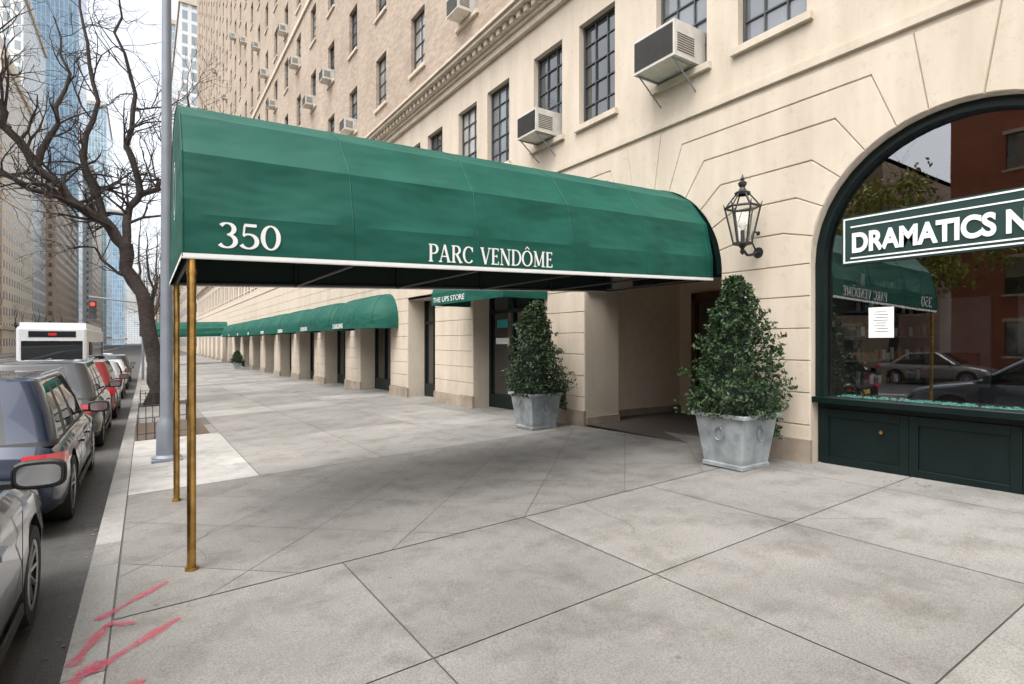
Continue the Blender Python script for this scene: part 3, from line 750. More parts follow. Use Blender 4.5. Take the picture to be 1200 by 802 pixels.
# ---------------------------------------------------------------- planters
def leafcloud(mb,pts_fn,n,size):
    for _ in range(n):
        p,t=pts_fn(); 
        d=Vector((random.gauss(0,1),random.gauss(0,1),random.gauss(0,.8))).normalized(); a=d.orthogonal().normalized()
        a=(Matrix.Rotation(random.uniform(0,6.28),3,d)@a); b=d.cross(a); l=size*random.uniform(.6,1.3)
        p=Vector(p)
        mb.face([p-a*l,p+b*l*.5+d*l*.15,p+a*l,p-b*l*.5+d*l*.15],0,max(0,min(1,t+random.uniform(-.3,.3))))
def planter(x,y,htop,name='planter',wt=.36,k=1,seed=0):
    ph=seed*1.7
    g=gz(x,y)+.002; e=empty(name,(x,y,g)); wt*=k; wb=wt*.74; H=.66*k
    bm=bmesh.new()
    def sq(w,z): return [bm.verts.new((a*w,b*w,z)) for a,b in((-1,-1),(1,-1),(1,1),(-1,1))]
    r=[sq(wb,.0),sq(wb+.015,.0),sq(wb+.015,.05),sq(wb,.055),sq(wt-.02,H-.05),sq(wt+.02,H-.045),sq(wt+.02,H),sq(wt-.03,H),sq(wt-.04,H-.1)]
    for a,b in zip(r[:-1],r[1:]):
        for i in range(4): bm.faces.new((a[i],a[(i+1)%4],b[(i+1)%4],b[i]))
    me=bpy.data.meshes.new('zinc_box'); bm.to_mesh(me);bm.free(); me.materials.append(M['zinc']); o=link(bpy.data.objects.new('zinc_box',me),e)
    o.modifiers.new('b','BEVEL').width=.006
    mb=MB()
    for ax in (0,1):
        wz=wb+(wt-wb)*.62+.015
        for i in range(16):
            a=2*math.pi*i/16;b=2*math.pi*(i+1)/16
            P=[(-wz,.06*math.cos(t),.42*k+.08*math.sin(t)) for t in(a,b)]
            if ax: P=[(p[1],p[0],p[2]) for p in P]
            mb.tube(P[0],P[1],.010,n=6)
        p=(-wz+.01,0,.51*k);q=(-wz-.02,0,.51*k)
        if ax: p,q=(0,p[0],p[2]),(0,q[0],q[2])
        mb.tube(p,q,.02)
    mb.obj('ring_handles',[M['galv']],e)
    mb=MB(); mb.box(-wt+.04,wt-.04,-wt+.04,wt-.04,H-.1,H-.06); mb.obj('soil',[M['dirt']],e)
    hc=htop-g-H+.04; rb=.53*k
    def rad(t,a):
        s_=(1-t)**.66*rb+.05
        if t<.12: s_*=.78+.22*t/.12
        return s_*(1+.12*math.sin(3*a+5*t+ph)+.10*math.sin(7*a-11*t+ph*2)+.07*math.sin(13*t*2+a*2+ph))
    sprigs=[(random.random()**1.1,random.uniform(0,6.283)) for _ in range(110)]
    def fn():
        if random.random()<.16:
            t,a=random.choice(sprigs); q=random.uniform(.95,1.33); t+=random.gauss(0,.012)+(q-1)*.08; a+=random.gauss(0,.05); t=max(0,min(.99,t)); rr=rad(t,a)
            return ((rr*q*math.cos(a),rr*q*math.sin(a),H-.04+hc*t),.6)
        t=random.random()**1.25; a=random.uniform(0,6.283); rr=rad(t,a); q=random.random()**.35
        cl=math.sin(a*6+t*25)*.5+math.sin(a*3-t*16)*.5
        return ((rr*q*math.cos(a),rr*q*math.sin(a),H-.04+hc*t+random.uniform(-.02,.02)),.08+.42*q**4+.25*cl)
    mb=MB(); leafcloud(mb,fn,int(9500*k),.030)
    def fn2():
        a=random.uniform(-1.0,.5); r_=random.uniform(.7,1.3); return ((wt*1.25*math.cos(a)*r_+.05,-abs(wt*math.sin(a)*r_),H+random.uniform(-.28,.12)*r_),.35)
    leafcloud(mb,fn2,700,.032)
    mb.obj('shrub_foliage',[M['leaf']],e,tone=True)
    mb=MB(); 
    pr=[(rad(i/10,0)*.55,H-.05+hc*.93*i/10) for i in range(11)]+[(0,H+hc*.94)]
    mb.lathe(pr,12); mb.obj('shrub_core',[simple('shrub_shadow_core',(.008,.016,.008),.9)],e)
planter(6.13,4.22,2.46,seed=1); planter(6.13,8.45,2.42,seed=2)
planter(5.9,47,1.0,k=.8,seed=3)
# ---------------------------------------------------------------- air conditioners
def ac(yc,z,x=D,w=.66,h=.46,p=.52,det=True):
    e=empty('air_conditioner',(x,yc,z)); mb=MB()
    mb.box(-p,.14,-w/2,w/2,0,h,0)
    mb.box(-p-.006,-p-.001,-w/2+.03,w/2-.03,.04,h-.04,1)
    nn=16 if det else 4
    for i in range(nn):
        zz=.06+i*(h-.1)/nn; mb.box(-p-.012,-p-.007,-w/2+.03,w/2-.03,zz,zz+.004,1)
    for i in range(8): mb.box(-p+.06,-.12,-w/2-.006,-w/2-.001,.08+i*.035,.093+i*.035,1)
    if det:
        for s_ in(-1,1):
            mb.tube((-p+.05,s_*w*.42,-.01),(0,s_*w*.42,-.38),.012,n=6,mi=2); mb.tube((-p+.03,s_*w*.42,-.015),(0,s_*w*.42,-.015),.012,n=6,mi=2)
    mb.obj('casing',[M['acw'],M['acd'],M['galv']],e)
ac(5.72,5.76,w=.8,h=.52,p=.55); ac(9.05,5.76,w=.66); ac(-1.0+.0,5.76)
for fl,u in [(0,12.4),(0,18.6+3.1),(1,24.8),(2,31.0),(1,34.1),(0,31.0),(3,40.3),(2,37.2),(4,43.4),(5,49.6),(3,52.7),(1,46.5),(2,58.9),(6,55.8),(4,65),(1,27.9),(0,40.3),(2,46.5),(3,34.1),(5,62),(2,21.7),(7,71.3),(5,74),(3,77.5)]:
    c_=min(ucs,key=lambda q:abs(q-u)); ac(c_,9.0+3.2*fl+.88,w=.62,p=.45,det=False)
ac(16.4+1.6,5.76,det=False);
# ---------------------------------------------------------------- street lamp
e=empty('street_lamp',(.28,10.1,gz(.28,10.1))); mb=MB()
mb.lathe([(.19,0),(.19,.05),(.14,.09),(.13,.55),(.10,.62),(.088,.7),(.075,4),(.055,9)],16)
mb.box(-.2,.2,-.2,.2,0,.035)
P=[(0,0,9),(-.1,0,9.3),(-.5,0,9.55),(-1.6,0,9.65)]
for p,q in zip(P[:-1],P[1:]): mb.tube(p,q,.05,.04)
mb.box(-2.2,-1.55,-.14,.14,9.58,9.72)
mb.obj('pole_and_arm',[M['galv']],e,smooth=True,split=30)
# ---------------------------------------------------------------- trees
def tree_mesh(name,limbs,depth,seed,twig=1.0):
    rd=random.Random(seed); cu=bpy.data.curves.new(name,'CURVE'); cu.dimensions='3D'; cu.bevel_depth=1; cu.bevel_resolution=1; cu.resolution_u=1
    def spl(pts,rs):
        s_=cu.splines.new('POLY'); s_.points.add(len(pts)-1)
        for i,(p,r) in enumerate(zip(pts,rs)): s_.points[i].co=(*p,1); s_.points[i].radius=r
    def grow(p,d,ln,r,lv):
        pts=[p];rs=[r];k=4; q=Vector(p)
        for i in range(k):
            d=(d+Vector((rd.gauss(0,.28),rd.gauss(0,.28),rd.gauss(.04,.22)))).normalized(); q=q+d*ln/k; pts.append(q.copy()); rs.append(r*(1-.75*(i+1)/k)+.0025)
            if lv>0 and rd.random()<.85:
                dd=(d+Vector((rd.gauss(0,.8),rd.gauss(0,.8),rd.gauss(.15,.6)))).normalized(); grow(q.copy(),dd,ln*rd.uniform(.45,.75),rs[-1]*.7,lv-1)
        spl(pts,rs)
    for pts,r0,r1 in limbs:
        pts=[Vector(p) for p in pts]; fine=[];n=len(pts)
        for i in range(n-1):
            for k in range(3):
                t=k/3;q=pts[i].lerp(pts[i+1],t)+Vector((rd.gauss(0,.05),rd.gauss(0,.05),rd.gauss(0,.035)))*(1 if i+k else 0); fine.append(q)
        fine.append(pts[-1]); m_=len(fine); rs=[(r0+(r1-r0)*i/(m_-1))*rd.uniform(.93,1.07) for i in range(m_)]
        spl(fine,rs)
        if r0<.185:
            for i in range(2,m_):
                for _ in range(2 if rd.random()<.5*twig else 1):
                    if rd.random()<.15: continue
                    d=(fine[i]-fine[i-1]).normalized(); dd=(d*.6+Vector((rd.gauss(0,.8),rd.gauss(0,.8),rd.gauss(.3,.6)))).normalized()
                    grow(fine[i].copy(),dd,rd.uniform(1.0,2.2),rs[i]*.38,depth)
    o=bpy.data.objects.new(name+'_c',cu); sc.collection.objects.link(o); bpy.context.view_layer.update()
    me=bpy.data.meshes.new_from_object(o.evaluated_get(bpy.context.evaluated_depsgraph_get())); bpy.data.objects.remove(o)
    me.materials.clear(); me.materials.append(M['bark'])
    for p in me.polygons: p.use_smooth=True
    return me
Y0=21
def Z(l,y=0): return [(x,Y0+y*i*.25,z) for i,(x,z) in enumerate(l)]
limbs=[(Z([(.27,-.6),(.30,.4),(.29,1.16),(.04,2.39),(-.32,3.6),(-.5,4.7)]),.27,.20),
 (Z([(-.5,4.6),(-1.02,5.25),(-1.93,5.93),(-2.6,6.75),(-3.18,7.7),(-3.6,8.8),(-3.75,10.15),(-3.3,11.8)],-.3),.18,.05),
 (Z([(-.5,4.6),(-.45,5.66),(-.12,6.34),(.4,6.75),(1.0,7.4),(1.4,8.6),(1.2,10)],.5),.14,.03),
 (Z([(-1.02,5.25),(-1.36,6.34),(-1.6,7.4),(-1.25,9.06),(-1.5,10.97),(-1.7,12.5)],.6),.13,.03),
 (Z([(-.12,6.34),(-.45,7.7),(-.22,9.3),(-.7,11),(-.5,12.6)],-.6),.11,.02),
 (Z([(-2.6,6.75),(-2.2,8.2),(-1.9,9.8),(-2.3,11.5)],.8),.10,.02),
 (Z([(-.32,3.6),(-.9,3.9),(-1.3,4.6),(-1.9,4.5)],.8),.06,.015),
 (Z([(-1.93,5.93),(-2.8,6.0),(-3.6,6.6),(-4.6,6.7),(-5.4,7.3)],-.5),.09,.02),
 (Z([(-3.18,7.7),(-4.2,8.1),(-5.0,8.9),(-5.4,10.4)],.2),.10,.02)]
me=tree_mesh('tree',limbs,2,5); t0=link(bpy.data.objects.new('bare_street_tree',me))
gl=[([(0,0,-.3),(.05,0,1.5),(-.1,.1,3),(-.1,.1,4.2)],.21,.19),([(-.1,.1,4.1),(-.8,.3,5.5),(-1.2,.8,7.2),(-1.6,1,9)],.12,.02),([(-.1,.1,4.1),(.5,-.5,5.8),(.8,-.6,7.6),(1.3,-.9,9.5)],.12,.02),([(-.1,.1,4.1),(.1,.7,6),(-.2,.9,8),(.1,.6,10)],.11,.02)]
me2=tree_mesh('tree2',gl,1,9)
for x,y in ((.4,47),(.4,58),(.4,75),(.3,95),(-19.5,70),(-19.5,90),(-19.5,112),(-19.5,135),(-19.5,160),(-19.5,190)):
    o=link(bpy.data.objects.new('bare_street_tree',me2)); o.location=(x,y,gy(y)); o.rotation_euler=(0,0,random.uniform(0,6)); s_=random.uniform(.85,1.1); o.scale=(s_,s_,s_)
for x,y in ((-19.5,13.5),(-19.5,1.5),(-19.5,-9)):
    e=empty('leafy_street_tree',(x,y,gy(y))); o=link(bpy.data.objects.new('trunk_and_limbs',me2),e)
    mb=MB(); cl=[(random.gauss(0,1.5),random.gauss(0,1.7),random.uniform(5.2,10.2)) for _ in range(34)]
    def fn():
        c_=random.choice(cl); return ((c_[0]+random.gauss(0,.5),c_[1]+random.gauss(0,.5),c_[2]+random.gauss(0,.4)),random.uniform(.2,.8))
    leafcloud(mb,fn,7500,.14); mb.obj('crown',[M['leafy']],e,tone=True)
for (a,b) in ((12.75,15.85),(20.75,22.25)):
    e=empty('tree_guard',(0,0,0)); mb=MB()
    def rail(p,q):
        n=max(2,int((Vector(p)-Vector(q)).length/.13))
        for h in (.12,.42): mb.tube((p[0],p[1],gz(p[0],p[1])+h),(q[0],q[1],gz(q[0],q[1])+h),.009,n=6)
        for i in range(n+1):
            x=p[0]+(q[0]-p[0])*i/n;y=p[1]+(q[1]-p[1])*i/n;g=gz(x,y); mb.tube((x,y,g-.02),(x,y,g+(.5 if i in(0,n) else .42)),.008,n=6)
    rail((-.12,a),(.85,a));rail((-.12,b),(.85,b));rail((.85,a),(.85,b)); mb.obj('iron_rails',[M['black']],e)
# ---------------------------------------------------------------- vehicles
def paint(name,c,metal=.5): 
    return simple(name,c,.28,metal=metal,var=.04,scale=2,coat=1)
def car(x,y,L_,W,H,col,kind='suv',flip=False,name='parked_car'):
    e=empty(name,(x,y+L_/2,gy(y+L_/2)-.155),math.pi if flip else 0)
    pm=paint('car_paint',col)
    w=W/2
    if kind=='suv':
        T=[0,.008,.03,.1,.3,.5,.66,.72,.8,.88,.94,.98,1.0]; tz=[.70,.88,.98,1.02,1.01,1.0,1.0,.995,.96,.92,.86,.76,.62]
        gb0,gb1,gr0,gr1=.03,.72,.10,.56; Rw=.36
    else:
        T=[0,.01,.05,.15,.3,.5,.68,.74,.82,.9,.95,.98,1.0]; tz=[.66,.84,.93,.95,.94,.93,.92,.91,.86,.80,.74,.66,.55]
        gb0,gb1,gr0,gr1=.12,.74,.27,.56; Rw=.33
    tz=[z*(H/1.68 if kind=='suv' else H/1.45) for z in tz]
    wf=[.82,.90,.95,.985,1,1,1,1,.995,.98,.94,.86,.74]
    zb=[.40,.34,.27,.23,.22,.22,.22,.22,.22,.24,.27,.32,.36]
    bm=bmesh.new(); rings=[]
    for t,z,f,b in zip(T,tz,wf,zb):
        ww=w*f; yy=-L_/2+L_*t
        h=[(0,b),(ww*.86,b),(ww*.955,b+.06),(ww*.985,b+.2*(z-b)),(ww,b+.45*(z-b)),(ww*.985,b+.62*(z-b)),(ww*.99,b+.70*(z-b)),(ww*.965,b+.86*(z-b)),(ww*.91,z-.03),(ww*.82,z),(ww*.45,z+.03),(0,z+.04)]
        pts=h+[(-a,c_) for a,c_ in h[-2:0:-1]]
        rings.append([bm.verts.new((a,yy,c_)) for a,c_ in pts])
    n=len(rings[0])
    for a,b in zip(rings[:-1],rings[1:]):
        for i in range(n): bm.faces.new((a[i],a[(i+1)%n],b[(i+1)%n],b[i]))
    bm.faces.new(rings[0][::-1]); bm.faces.new(rings[-1])
    bmesh.ops.recalc_face_normals(bm,faces=bm.faces[:])
    me=bpy.data.meshes.new('body'); bm.to_mesh(me); bm.free(); me.materials.append(pm); me.materials.append(M['trim'])
    body=bpy.data.objects.new('body',me); link(body)
    ax=[-L_/2+.20*L_,-L_/2+.805*L_]
    for yy in ax:
        for s_ in(-1,1):
            mb=MB(); mb.tube((s_*(w-.28),yy,Rw),(s_*(w+.2),yy,Rw),Rw+.06,n=32,mi=0)
            c_=mb.obj('cut',[M['trim']])
            bmm=bmesh.new(); bmm.from_mesh(c_.data); bmesh.ops.recalc_face_normals(bmm,faces=bmm.faces[:]); bmm.to_mesh(c_.data); bmm.free()
            md=body.modifiers.new('x','BOOLEAN'); md.operation='DIFFERENCE'; md.object=c_; md.solver='EXACT'
            bpy.context.view_layer.update()
            m2=bpy.data.meshes.new_from_object(body.evaluated_get(bpy.context.evaluated_depsgraph_get())); body.modifiers.clear(); body.data=m2; bpy.data.objects.remove(c_)
    for p in body.data.polygons: p.use_smooth=True
    body.modifiers.new('e','EDGE_SPLIT').split_angle=math.radians(32); body.parent=e
    belt=tz[5]-.02; wb_=w*.90; wr=w*.70
    def outline(l,shr=1.0):
        y0=-L_/2+L_*(gb0+(gr0-gb0)*l**.9); y1=-L_/2+L_*(gb1+(gr1-gb1)*l**.85); hx=(wb_+(wr-wb_)*l**1.4)*shr; cy=(y0+y1)/2; hy=(y1-y0)/2*shr; rc=.14
        pts=[]; ns=22;nf=6
        for i in range(ns+1): pts.append((hx,cy-hy+rc+(2*hy-2*rc)*i/ns))
        for k in range(1,4): a=math.pi/2*k/4; pts.append((hx-rc+rc*math.cos(a),cy+hy-rc+rc*math.sin(a)))
        for i in range(nf+1): 
            q=-1+2*i/nf; pts.append((-(hx-rc)*q,cy+hy+.06*(1-q*q)))
        for k in range(1,4): a=math.pi/2*(1+k/4); pts.append((-hx+rc+rc*math.cos(a),cy+hy-rc+rc*math.sin(a)))
        for i in range(ns+1): pts.append((-hx,cy+hy-rc-(2*hy-2*rc)*i/ns))
        for k in range(1,4): a=math.pi+math.pi/2*k/4; pts.append((-hx+rc+rc*math.cos(a),cy-hy+rc+rc*math.sin(a)))
        for i in range(nf+1): 
            q=-1+2*i/nf; pts.append(((hx-rc)*q,cy-hy-.03*(1-q*q)))
        for k in range(1,4): a=1.5*math.pi+math.pi/2*k/4; pts.append((hx-rc+rc*math.cos(a),cy-hy+rc+rc*math.sin(a)))
        return pts
    lv=[(0,belt),(.08,belt+.07*(H-belt)),(.45,belt+.45*(H-belt)),(.82,belt+.80*(H-belt)),(.95,belt+.91*(H-belt)),(1.0,H-.03)]
    mb=MB(); rg=[]
    for l,z in lv: rg.append([(a,b,z) for a,b in outline(l)])
    rg.append([(a,b,H-.005) for a,b in outline(1.0,.93)]); rg.append([(a,b,H+.015) for a,b in outline(1.0,.6)])
    n=len(rg[0])
    for k in range(len(rg)-1):
        for i in range(n):
            j=(i+1)%n; mi=0
            if k>=1 and k<=3:
                mi=1
                if 22<=i<26 or 31<=i<36 or 57<=i<62 or i>=67: mi=0
                k2=i if i<22 else (57-i if 36<=i<58 else None)
                if k2 is not None:
                    if k2 in (11,12) : mi=2
                    if kind=='suv' and k2 in (4,5): mi=2
                    if k2<1: mi=0
            if k==0: mi=2
            mb.face([rg[k][i],rg[k][j],rg[k+1][j],rg[k+1][i]],mi)
    mb.face(rg[-1],0)
    go=mb.obj('cabin',[pm,M['cglass'],M['trim']],e,smooth=True)
    bmm=bmesh.new(); bmm.from_mesh(go.data); bmesh.ops.remove_doubles(bmm,verts=bmm.verts[:],dist=.0005); bmesh.ops.recalc_face_normals(bmm,faces=bmm.faces[:]); bmm.to_mesh(go.data); bmm.free()
    go.modifiers.new('e','EDGE_SPLIT').split_angle=math.radians(40)
    mb=MB()
    for yy in ax:
        for s_ in(-1,1):
            xo=s_*(w-.015); o_=(xo,yy,Rw-.005)
            mb.lathe([(Rw*.62,-s_*.22),(Rw*.93,-s_*.22),(Rw,-s_*.18),(Rw,-s_*.04),(Rw*.94,0),(Rw*.70,0),(Rw*.66,-s_*.02)],28,o_,0,'X')
            mb.lathe([(Rw*.66,-s_*.015),(Rw*.60,-s_*.03),(Rw*.58,-s_*.11),(0,-s_*.11)],28,o_,2,'X')
            mb.lathe([(Rw*.68,-s_*.004),(Rw*.61,-s_*.012)],28,o_,1,'X')
            mb.lathe([(0,-s_*.015),(Rw*.16,-s_*.02),(Rw*.18,-s_*.06)],14,o_,1,'X')
            for k in range(10):
                a=2*math.pi*k/10; mb.tube((xo-s_*.04,yy+Rw*.12*math.cos(a),Rw+Rw*.12*math.sin(a)),(xo-s_*.022,yy+Rw*.62*math.cos(a),Rw+Rw*.62*math.sin(a)),.022,.016,n=6,mi=1)
    mb.obj('wheels',[M['rubber'],M['alloy'],M['trim']],e,smooth=True,split=35)
    mb=MB(); yr=-L_/2; zt=tz[1]+(.06 if kind=='suv' else 0)
    for s_ in(-1,1):
        P=[(w*.64,yr-.014),(w*.84,yr-.004),(w*.935,yr+.038),(w*.975,yr+.13),(w*1.0,yr+.26)]
        zh=[.02,.0,0,.01,.05]
        for (p,q,a_,b_) in zip(P[:-1],P[1:],zh[:-1],zh[1:]):
            mb.face([(s_*p[0],p[1],zt-.17+a_),(s_*q[0],q[1],zt-.17+b_),(s_*q[0],q[1]+.02,zt-.02-b_*.4),(s_*p[0],p[1]+.02,zt-.02-a_*.4)],0)
        yf=L_/2; xs=sorted((s_*w*.55,s_*w*.84)); mb.box(xs[0],xs[1],yf-.16,yf-.03,.62*H/1.6,.72*H/1.6,1)
        xm=s_*(w+.10); mz=belt+.12; my=-L_/2+L_*gb1-.36
        # rounded-rectangle mirror shell with inset glass
        def rr(hw_,hh_,yy_,n_=20):
            out=[]
            for i in range(n_):
                t=2*math.pi*i/n_; cx_=math.copysign(abs(math.cos(t))**.55,math.cos(t)); cz_=math.copysign(abs(math.sin(t))**.55,math.sin(t))
                out.append((xm+hw_*cx_,my+yy_,mz+hh_*cz_))
            return out
        sh=[rr(.115,.072,-.06),rr(.125,.082,-.045),rr(.12,.08,.0),rr(.10,.065,.05),rr(.05,.03,.075)]
        for a,b in zip(sh[:-1],sh[1:]):
            for i in range(20): mb.face([a[i],a[(i+1)%20],b[(i+1)%20],b[i]],2)
        mb.face(sh[-1],2); mb.face(rr(.112,.070,-.058),2); mb.face(rr(.098,.058,-.062),5)
        mb.box(min(xm,s_*w*.9),max(xm,s_*w*.9),my-.03,my+.03,mz-.07,mz-.04,2)
        for q in (.34,.52,.695):
            xx=s_*(w*1.0); mb.box(min(xx,xx+s_*.003),max(xx,xx+s_*.003),yr+L_*q-.004,yr+L_*q+.004,.36,belt-.12,2)
        for q in (.40,.57):
            xx=s_*(w*.985); mb.box(min(xx,xx+s_*.035),max(xx,xx+s_*.035),yr+L_*q-.09,yr+L_*q+.09,belt-.2,belt-.17,3)
        xx=s_*w*.985; mb.box(min(xx,xx+s_*.012),max(xx,xx+s_*.012),ax[0]+.45,ax[1]-.45,.24,.31,2)
        xx=s_*w*.72; 
        if kind=='suv': mb.tube((xx,yr+L_*.14,H+.03),(xx,yr+L_*.52,H+.03),.014,mi=5)
    mb.box(-.26,.26,yr-.014,yr+.02,.62,.74,4); mb.box(-w*.8,w*.8,yr-.03,yr+.1,.34,.48,2); mb.box(-w*.55,w*.55,L_/2-.06,L_/2+.01,.42,.62,2)
    mb.box(-.3,.3,yr-.018,yr+.02,.77,.785,5)
    mb.obj('lights_and_trim',[M['tail'],M['head'],M['trim'],pm,M['plate'],M['chrome']],e)
    return e
car(-1.55,1.0,4.75,1.9,1.58,(.15,.18,.23),'sedan')
car(-1.58,7.0,4.6,1.86,1.60,(.022,.032,.06),'suv')
car(-1.62,12.8,4.7,1.9,1.70,(.05,.052,.056),'suv')
car(-1.60,18.6,4.5,1.9,1.66,(.22,.015,.012),'suv')
car(-1.65,27,4.6,1.85,1.5,(.3,.31,.32),'sedan')
car(-1.65,34,4.6,1.85,1.5,(.6,.6,.6),'sedan'); car(-1.65,40.2,4.6,1.85,1.65,(.03,.03,.03),'suv')
car(-2.9,55,4.6,1.85,1.5,(.6,.6,.6),'sedan',name='car'); car(-6.2,50,4.6,1.85,1.5,(.03,.03,.035),'sedan',name='car')
for i,(y,c_) in enumerate(((-3,(.02,.02,.03)),(2.5,(.03,.03,.03)),(8.5,(.3,.3,.32)),(14,(.05,.06,.09)))): car(-17.2,y,4.6,1.85,1.5,c_,'sedan',True)
# bus
e=empty('city_bus',(-3.55,33,gy(33)-.155)); mb=MB()
mb.box(-1.28,1.28,0,12,.35,3.1,0); mb.obj('body',[simple('bus_white',(.68,.69,.70),.35,var=.05)],e,bevel=.12)
mb=MB(); mb.box(-1.1,1.1,-.012,-.002,1.5,2.45,0); mb.box(-.85,.85,-.014,-.003,2.62,2.9,0); mb.box(1.282,1.29,.8,11.4,1.5,2.4,0); mb.box(-1.29,-1.282,.8,11.4,1.5,2.4,0)
mb.box(-.15,.15,-.03,-.015,2.7,2.82,1)
for s_ in(-1,1):
    for z in (.8,1.15): mb.tube((s_*1.08,-.03,z),(s_*1.08,0,z),.08,mi=1)
    for yy in (2.5,9.3): mb.lathe([(0,s_*.02),(.3,s_*.02),(.48,0),(.48,-s_*.3)],20,(s_*1.27,yy,.48),2,'X')
mb.box(-1.2,1.2,-.03,-.002,.38,.62,2); mb.box(-1.2,1.2,.4,11.6,3.1,3.3,3)
mb.obj('windows_and_lights',[M['cglass'],M['tail'],M['rubber'],M['white']],e)
# traffic light
e=empty('traffic_light',(-.1,40,gy(40))); mb=MB(); mb.tube((0,0,0),(0,0,5),.07); mb.tube((0,0,4.6),(-2.6,0,4.9),.05)
for x in (-2.4,0.0):
    z=3.6 if x<-1 else 2.6
    mb.box(x-.17,x+.17,-.2,-.02 if x>-1 else .1,z,z+1.05,1)
    mb.tube((x,-.24,z+.85),(x,-.2,z+.85),.11,mi=2); mb.tube((x,-.24,z+.52),(x,-.2,z+.52),.11,mi=1)
mb.obj('pole_and_heads',[M['galv'],simple('signal_housing',(.03,.03,.03),.6),simple('red_signal',(.8,.05,.02),.3,var=0,emit=((1,.05,.02),1.5))],e)
# ---------------------------------------------------------------- other buildings
def facade(name,glass,frame,w,h,msz,rough=.15,gvar=.3):
    m,nt,b=newmat(name); tc=N(nt,'ShaderNodeTexCoord').outputs['Object']
    sp=N(nt,'ShaderNodeSeparateXYZ'); nt.links.new(tc,sp.inputs[0]); cx=N(nt,'ShaderNodeCombineXYZ')
    nt.links.new(math_n(nt,'ADD',sp.outputs[0],sp.outputs[1]),cx.inputs[0]); nt.links.new(sp.outputs[2],cx.inputs[1])
    bt=N(nt,'ShaderNodeTexBrick'); bt.offset=0; nt.links.new(cx.outputs[0],bt.inputs['Vector'])
    bt.inputs['Scale'].default_value=1;bt.inputs['Brick Width'].default_value=w;bt.inputs['Row Height'].default_value=h;bt.inputs['Mortar Size'].default_value=msz;bt.inputs['Mortar Smooth'].default_value=0
    bt.inputs['Color1'].default_value=(*glass,1);bt.inputs['Color2'].default_value=(*[g*(1-gvar) for g in glass],1);bt.inputs['Mortar'].default_value=(*frame,1)
    nt.links.new(bt.outputs[0],b.inputs['Base Color'])
    mr=N(nt,'ShaderNodeMapRange'); nt.links.new(bt.outputs['Fac'],mr.inputs[0]); mr.inputs[3].default_value=rough; mr.inputs[4].default_value=.8; nt.links.new(mr.outputs[0],b.inputs['Roughness'])
    return m
def tower(name,x0,x1,y0,y1,h,mat,setb=None,roof=None):
    e=empty(name,(x0,y0,0)); mb=MB(); mb.box(0,x1-x0,0,y1-y0,-3,h,0)
    if setb: mb.box(2,x1-x0-2,2,y1-y0-2,h,h+setb,0)
    mb.box(-.4,x1-x0+.4,-.4,y1-y0+.4,h-1.2,h+.5,1)
    mb.box(4,9,4,9,h+.5+(setb or 0),h+5+(setb or 0),1)
    mb.box(-.3,x1-x0+.3,-.3,y1-y0+.3,4.2,5,1)
    mb.obj('tower_block',[mat,roof or M['stone']],e)
F1=facade('glass_curtain_wall',(.36,.50,.58),(.62,.67,.7),1.5,3.6,.12,.08)  # tower colours are lightened to paint in distance haze
F2=facade('blue_curtain_wall',(.30,.46,.60),(.52,.6,.66),1.5,3.8,.12,.05)
F3=facade('punched_brick',(.15,.15,.16),(.46,.34,.25),2.6,3.1,.85,.2)
F4=facade('punched_limestone',(.24,.25,.27),(.68,.61,.52),2.8,3.2,.8,.2)
F5=facade('concrete_grid',(.34,.40,.43),(.68,.68,.67),2.2,3.3,.45,.2)
tower('brick_apartment_block',-46,-24,112,150,48,F3,6)
tower('limestone_apartment_block',-46,-24,150,186,60,F4,8)
tower('office_tower',-48,-26,188,226,92,F5,10)
tower('brick_apartment_block',-50,-24,230,300,52,F3)
tower('glass_tower',-50,-24,305,345,260,F2,20)
tower('glass_tower',-75,-52,245,290,260,F1,20)
tower('office_tower',-48,-22,350,420,90,F4)
tower('glass_tower',-44,-20,430,500,150,F1)
tower('limestone_apartment_block',7,32,118,170,40,F4)
tower('office_tower',8,40,175,240,95,F5,8)
tower('glass_tower',9,40,260,330,130,F1)
tower('brick_apartment_block',9,40,340,460,60,F3)
tower('office_tower',-60,60,1150,1200,60,F5)
tower('glass_tower',-46,-14,560,640,110,F2)
tower('brick_apartment_block',9,40,480,700,50,F3)
e=empty('red_brick_building'); x=-24
mm_=[M['stone'],M['rbrick'],M['frame'],M['wg'],M['wg2'],M['wg3'],M['brick']]
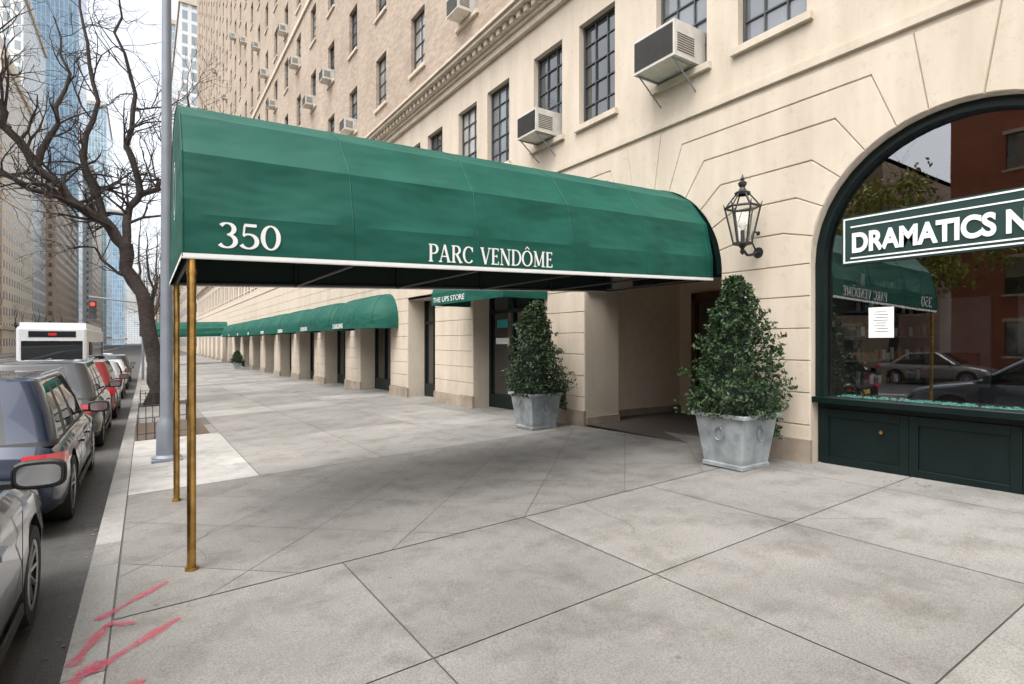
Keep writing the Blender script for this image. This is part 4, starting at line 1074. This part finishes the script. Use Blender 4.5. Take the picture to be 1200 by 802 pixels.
def oppwall(mb,y0,y1,h,mi):
    z=0
    while z<h:
        wins=[(y,y+1.2,z+.9,z+2.7) for y in [y0+1.2+2.7*k for k in range(int((y1-y0-2)/2.7))]]
        wallrow(mb,y0,y1,z,z+3.3,wins,mi,x=x)
        for w_ in wins:
            window(mb,*w_,2,2,mi,2,random.choice([3,5]),x=x,rd=-.15)
            mb.box(x,x+.08,w_[0]-.1,w_[1]+.1,w_[2]-.12,w_[2]-.003,0); mb.box(x,x+.05,w_[0]-.1,w_[1]+.1,w_[3]+.003,w_[3]+.2,0)
        z+=3.3
    mb.box(x-14,x-.3,y0,y1,z-.3,z,0); mb.box(x+.001,x+.35,y0,y1,z-.35,z+.1,0)
    mb.face([(x-14,y0,-1),(x,y0,-1),(x,y0,z),(x-14,y0,z)],mi);mb.face([(x-14,y1,-1),(x,y1,-1),(x,y1,z),(x-14,y1,z)],mi);mb.face([(x-14,y0,-1),(x-14,y1,-1),(x-14,y1,z),(x-14,y0,z)],mi)
mb=MB(); oppwall(mb,-22,12.5,16.5,1); mb.obj('walls',mm_,e)
e=empty('brick_building'); mb=MB(); oppwall(mb,16,60,9.9,6); mb.obj('walls',mm_,e)
# ---------------------------------------------------------------- light, world, camera
el=math.radians(62); az=math.radians(245)
d=Vector((math.sin(az)*math.cos(el),math.cos(az)*math.cos(el),math.sin(el)))
sl_=bpy.data.lights.new('sun','SUN'); sl_.energy=1.3; sl_.angle=math.radians(75); sl_.color=(1,.95,.88)
so=bpy.data.objects.new('sun',sl_); so.rotation_euler=d.to_track_quat('Z','Y').to_euler(); so.location=(0,0,80); link(so)
w=bpy.data.worlds.new('World'); sc.world=w; w.use_nodes=True; nt=w.node_tree; bg=nt.nodes['Background']
sk=nt.nodes.new('ShaderNodeTexSky'); sk.sky_type='NISHITA'; sk.sun_disc=False; sk.sun_elevation=el; sk.sun_rotation=az; sk.air_density=1; sk.dust_density=5; sk.ozone_density=1
hs=nt.nodes.new('ShaderNodeHueSaturation'); hs.inputs['Saturation'].default_value=.28; hs.inputs['Value'].default_value=2.7
nt.links.new(sk.outputs[0],hs.inputs['Color']); nt.links.new(hs.outputs[0],bg.inputs[0]); bg.inputs[1].default_value=.15
cam=bpy.data.cameras.new('camera'); cam.lens=19.5; cam.sensor_width=36; cam.clip_end=4000; cam.clip_start=.05
co=bpy.data.objects.new('camera',cam); co.location=(0,0,1.65); co.rotation_euler=(math.pi/2,0,-math.radians(33.5)); link(co); sc.camera=co
sc.view_settings.view_transform='Standard'; sc.view_settings.look='None'; sc.view_settings.exposure=0
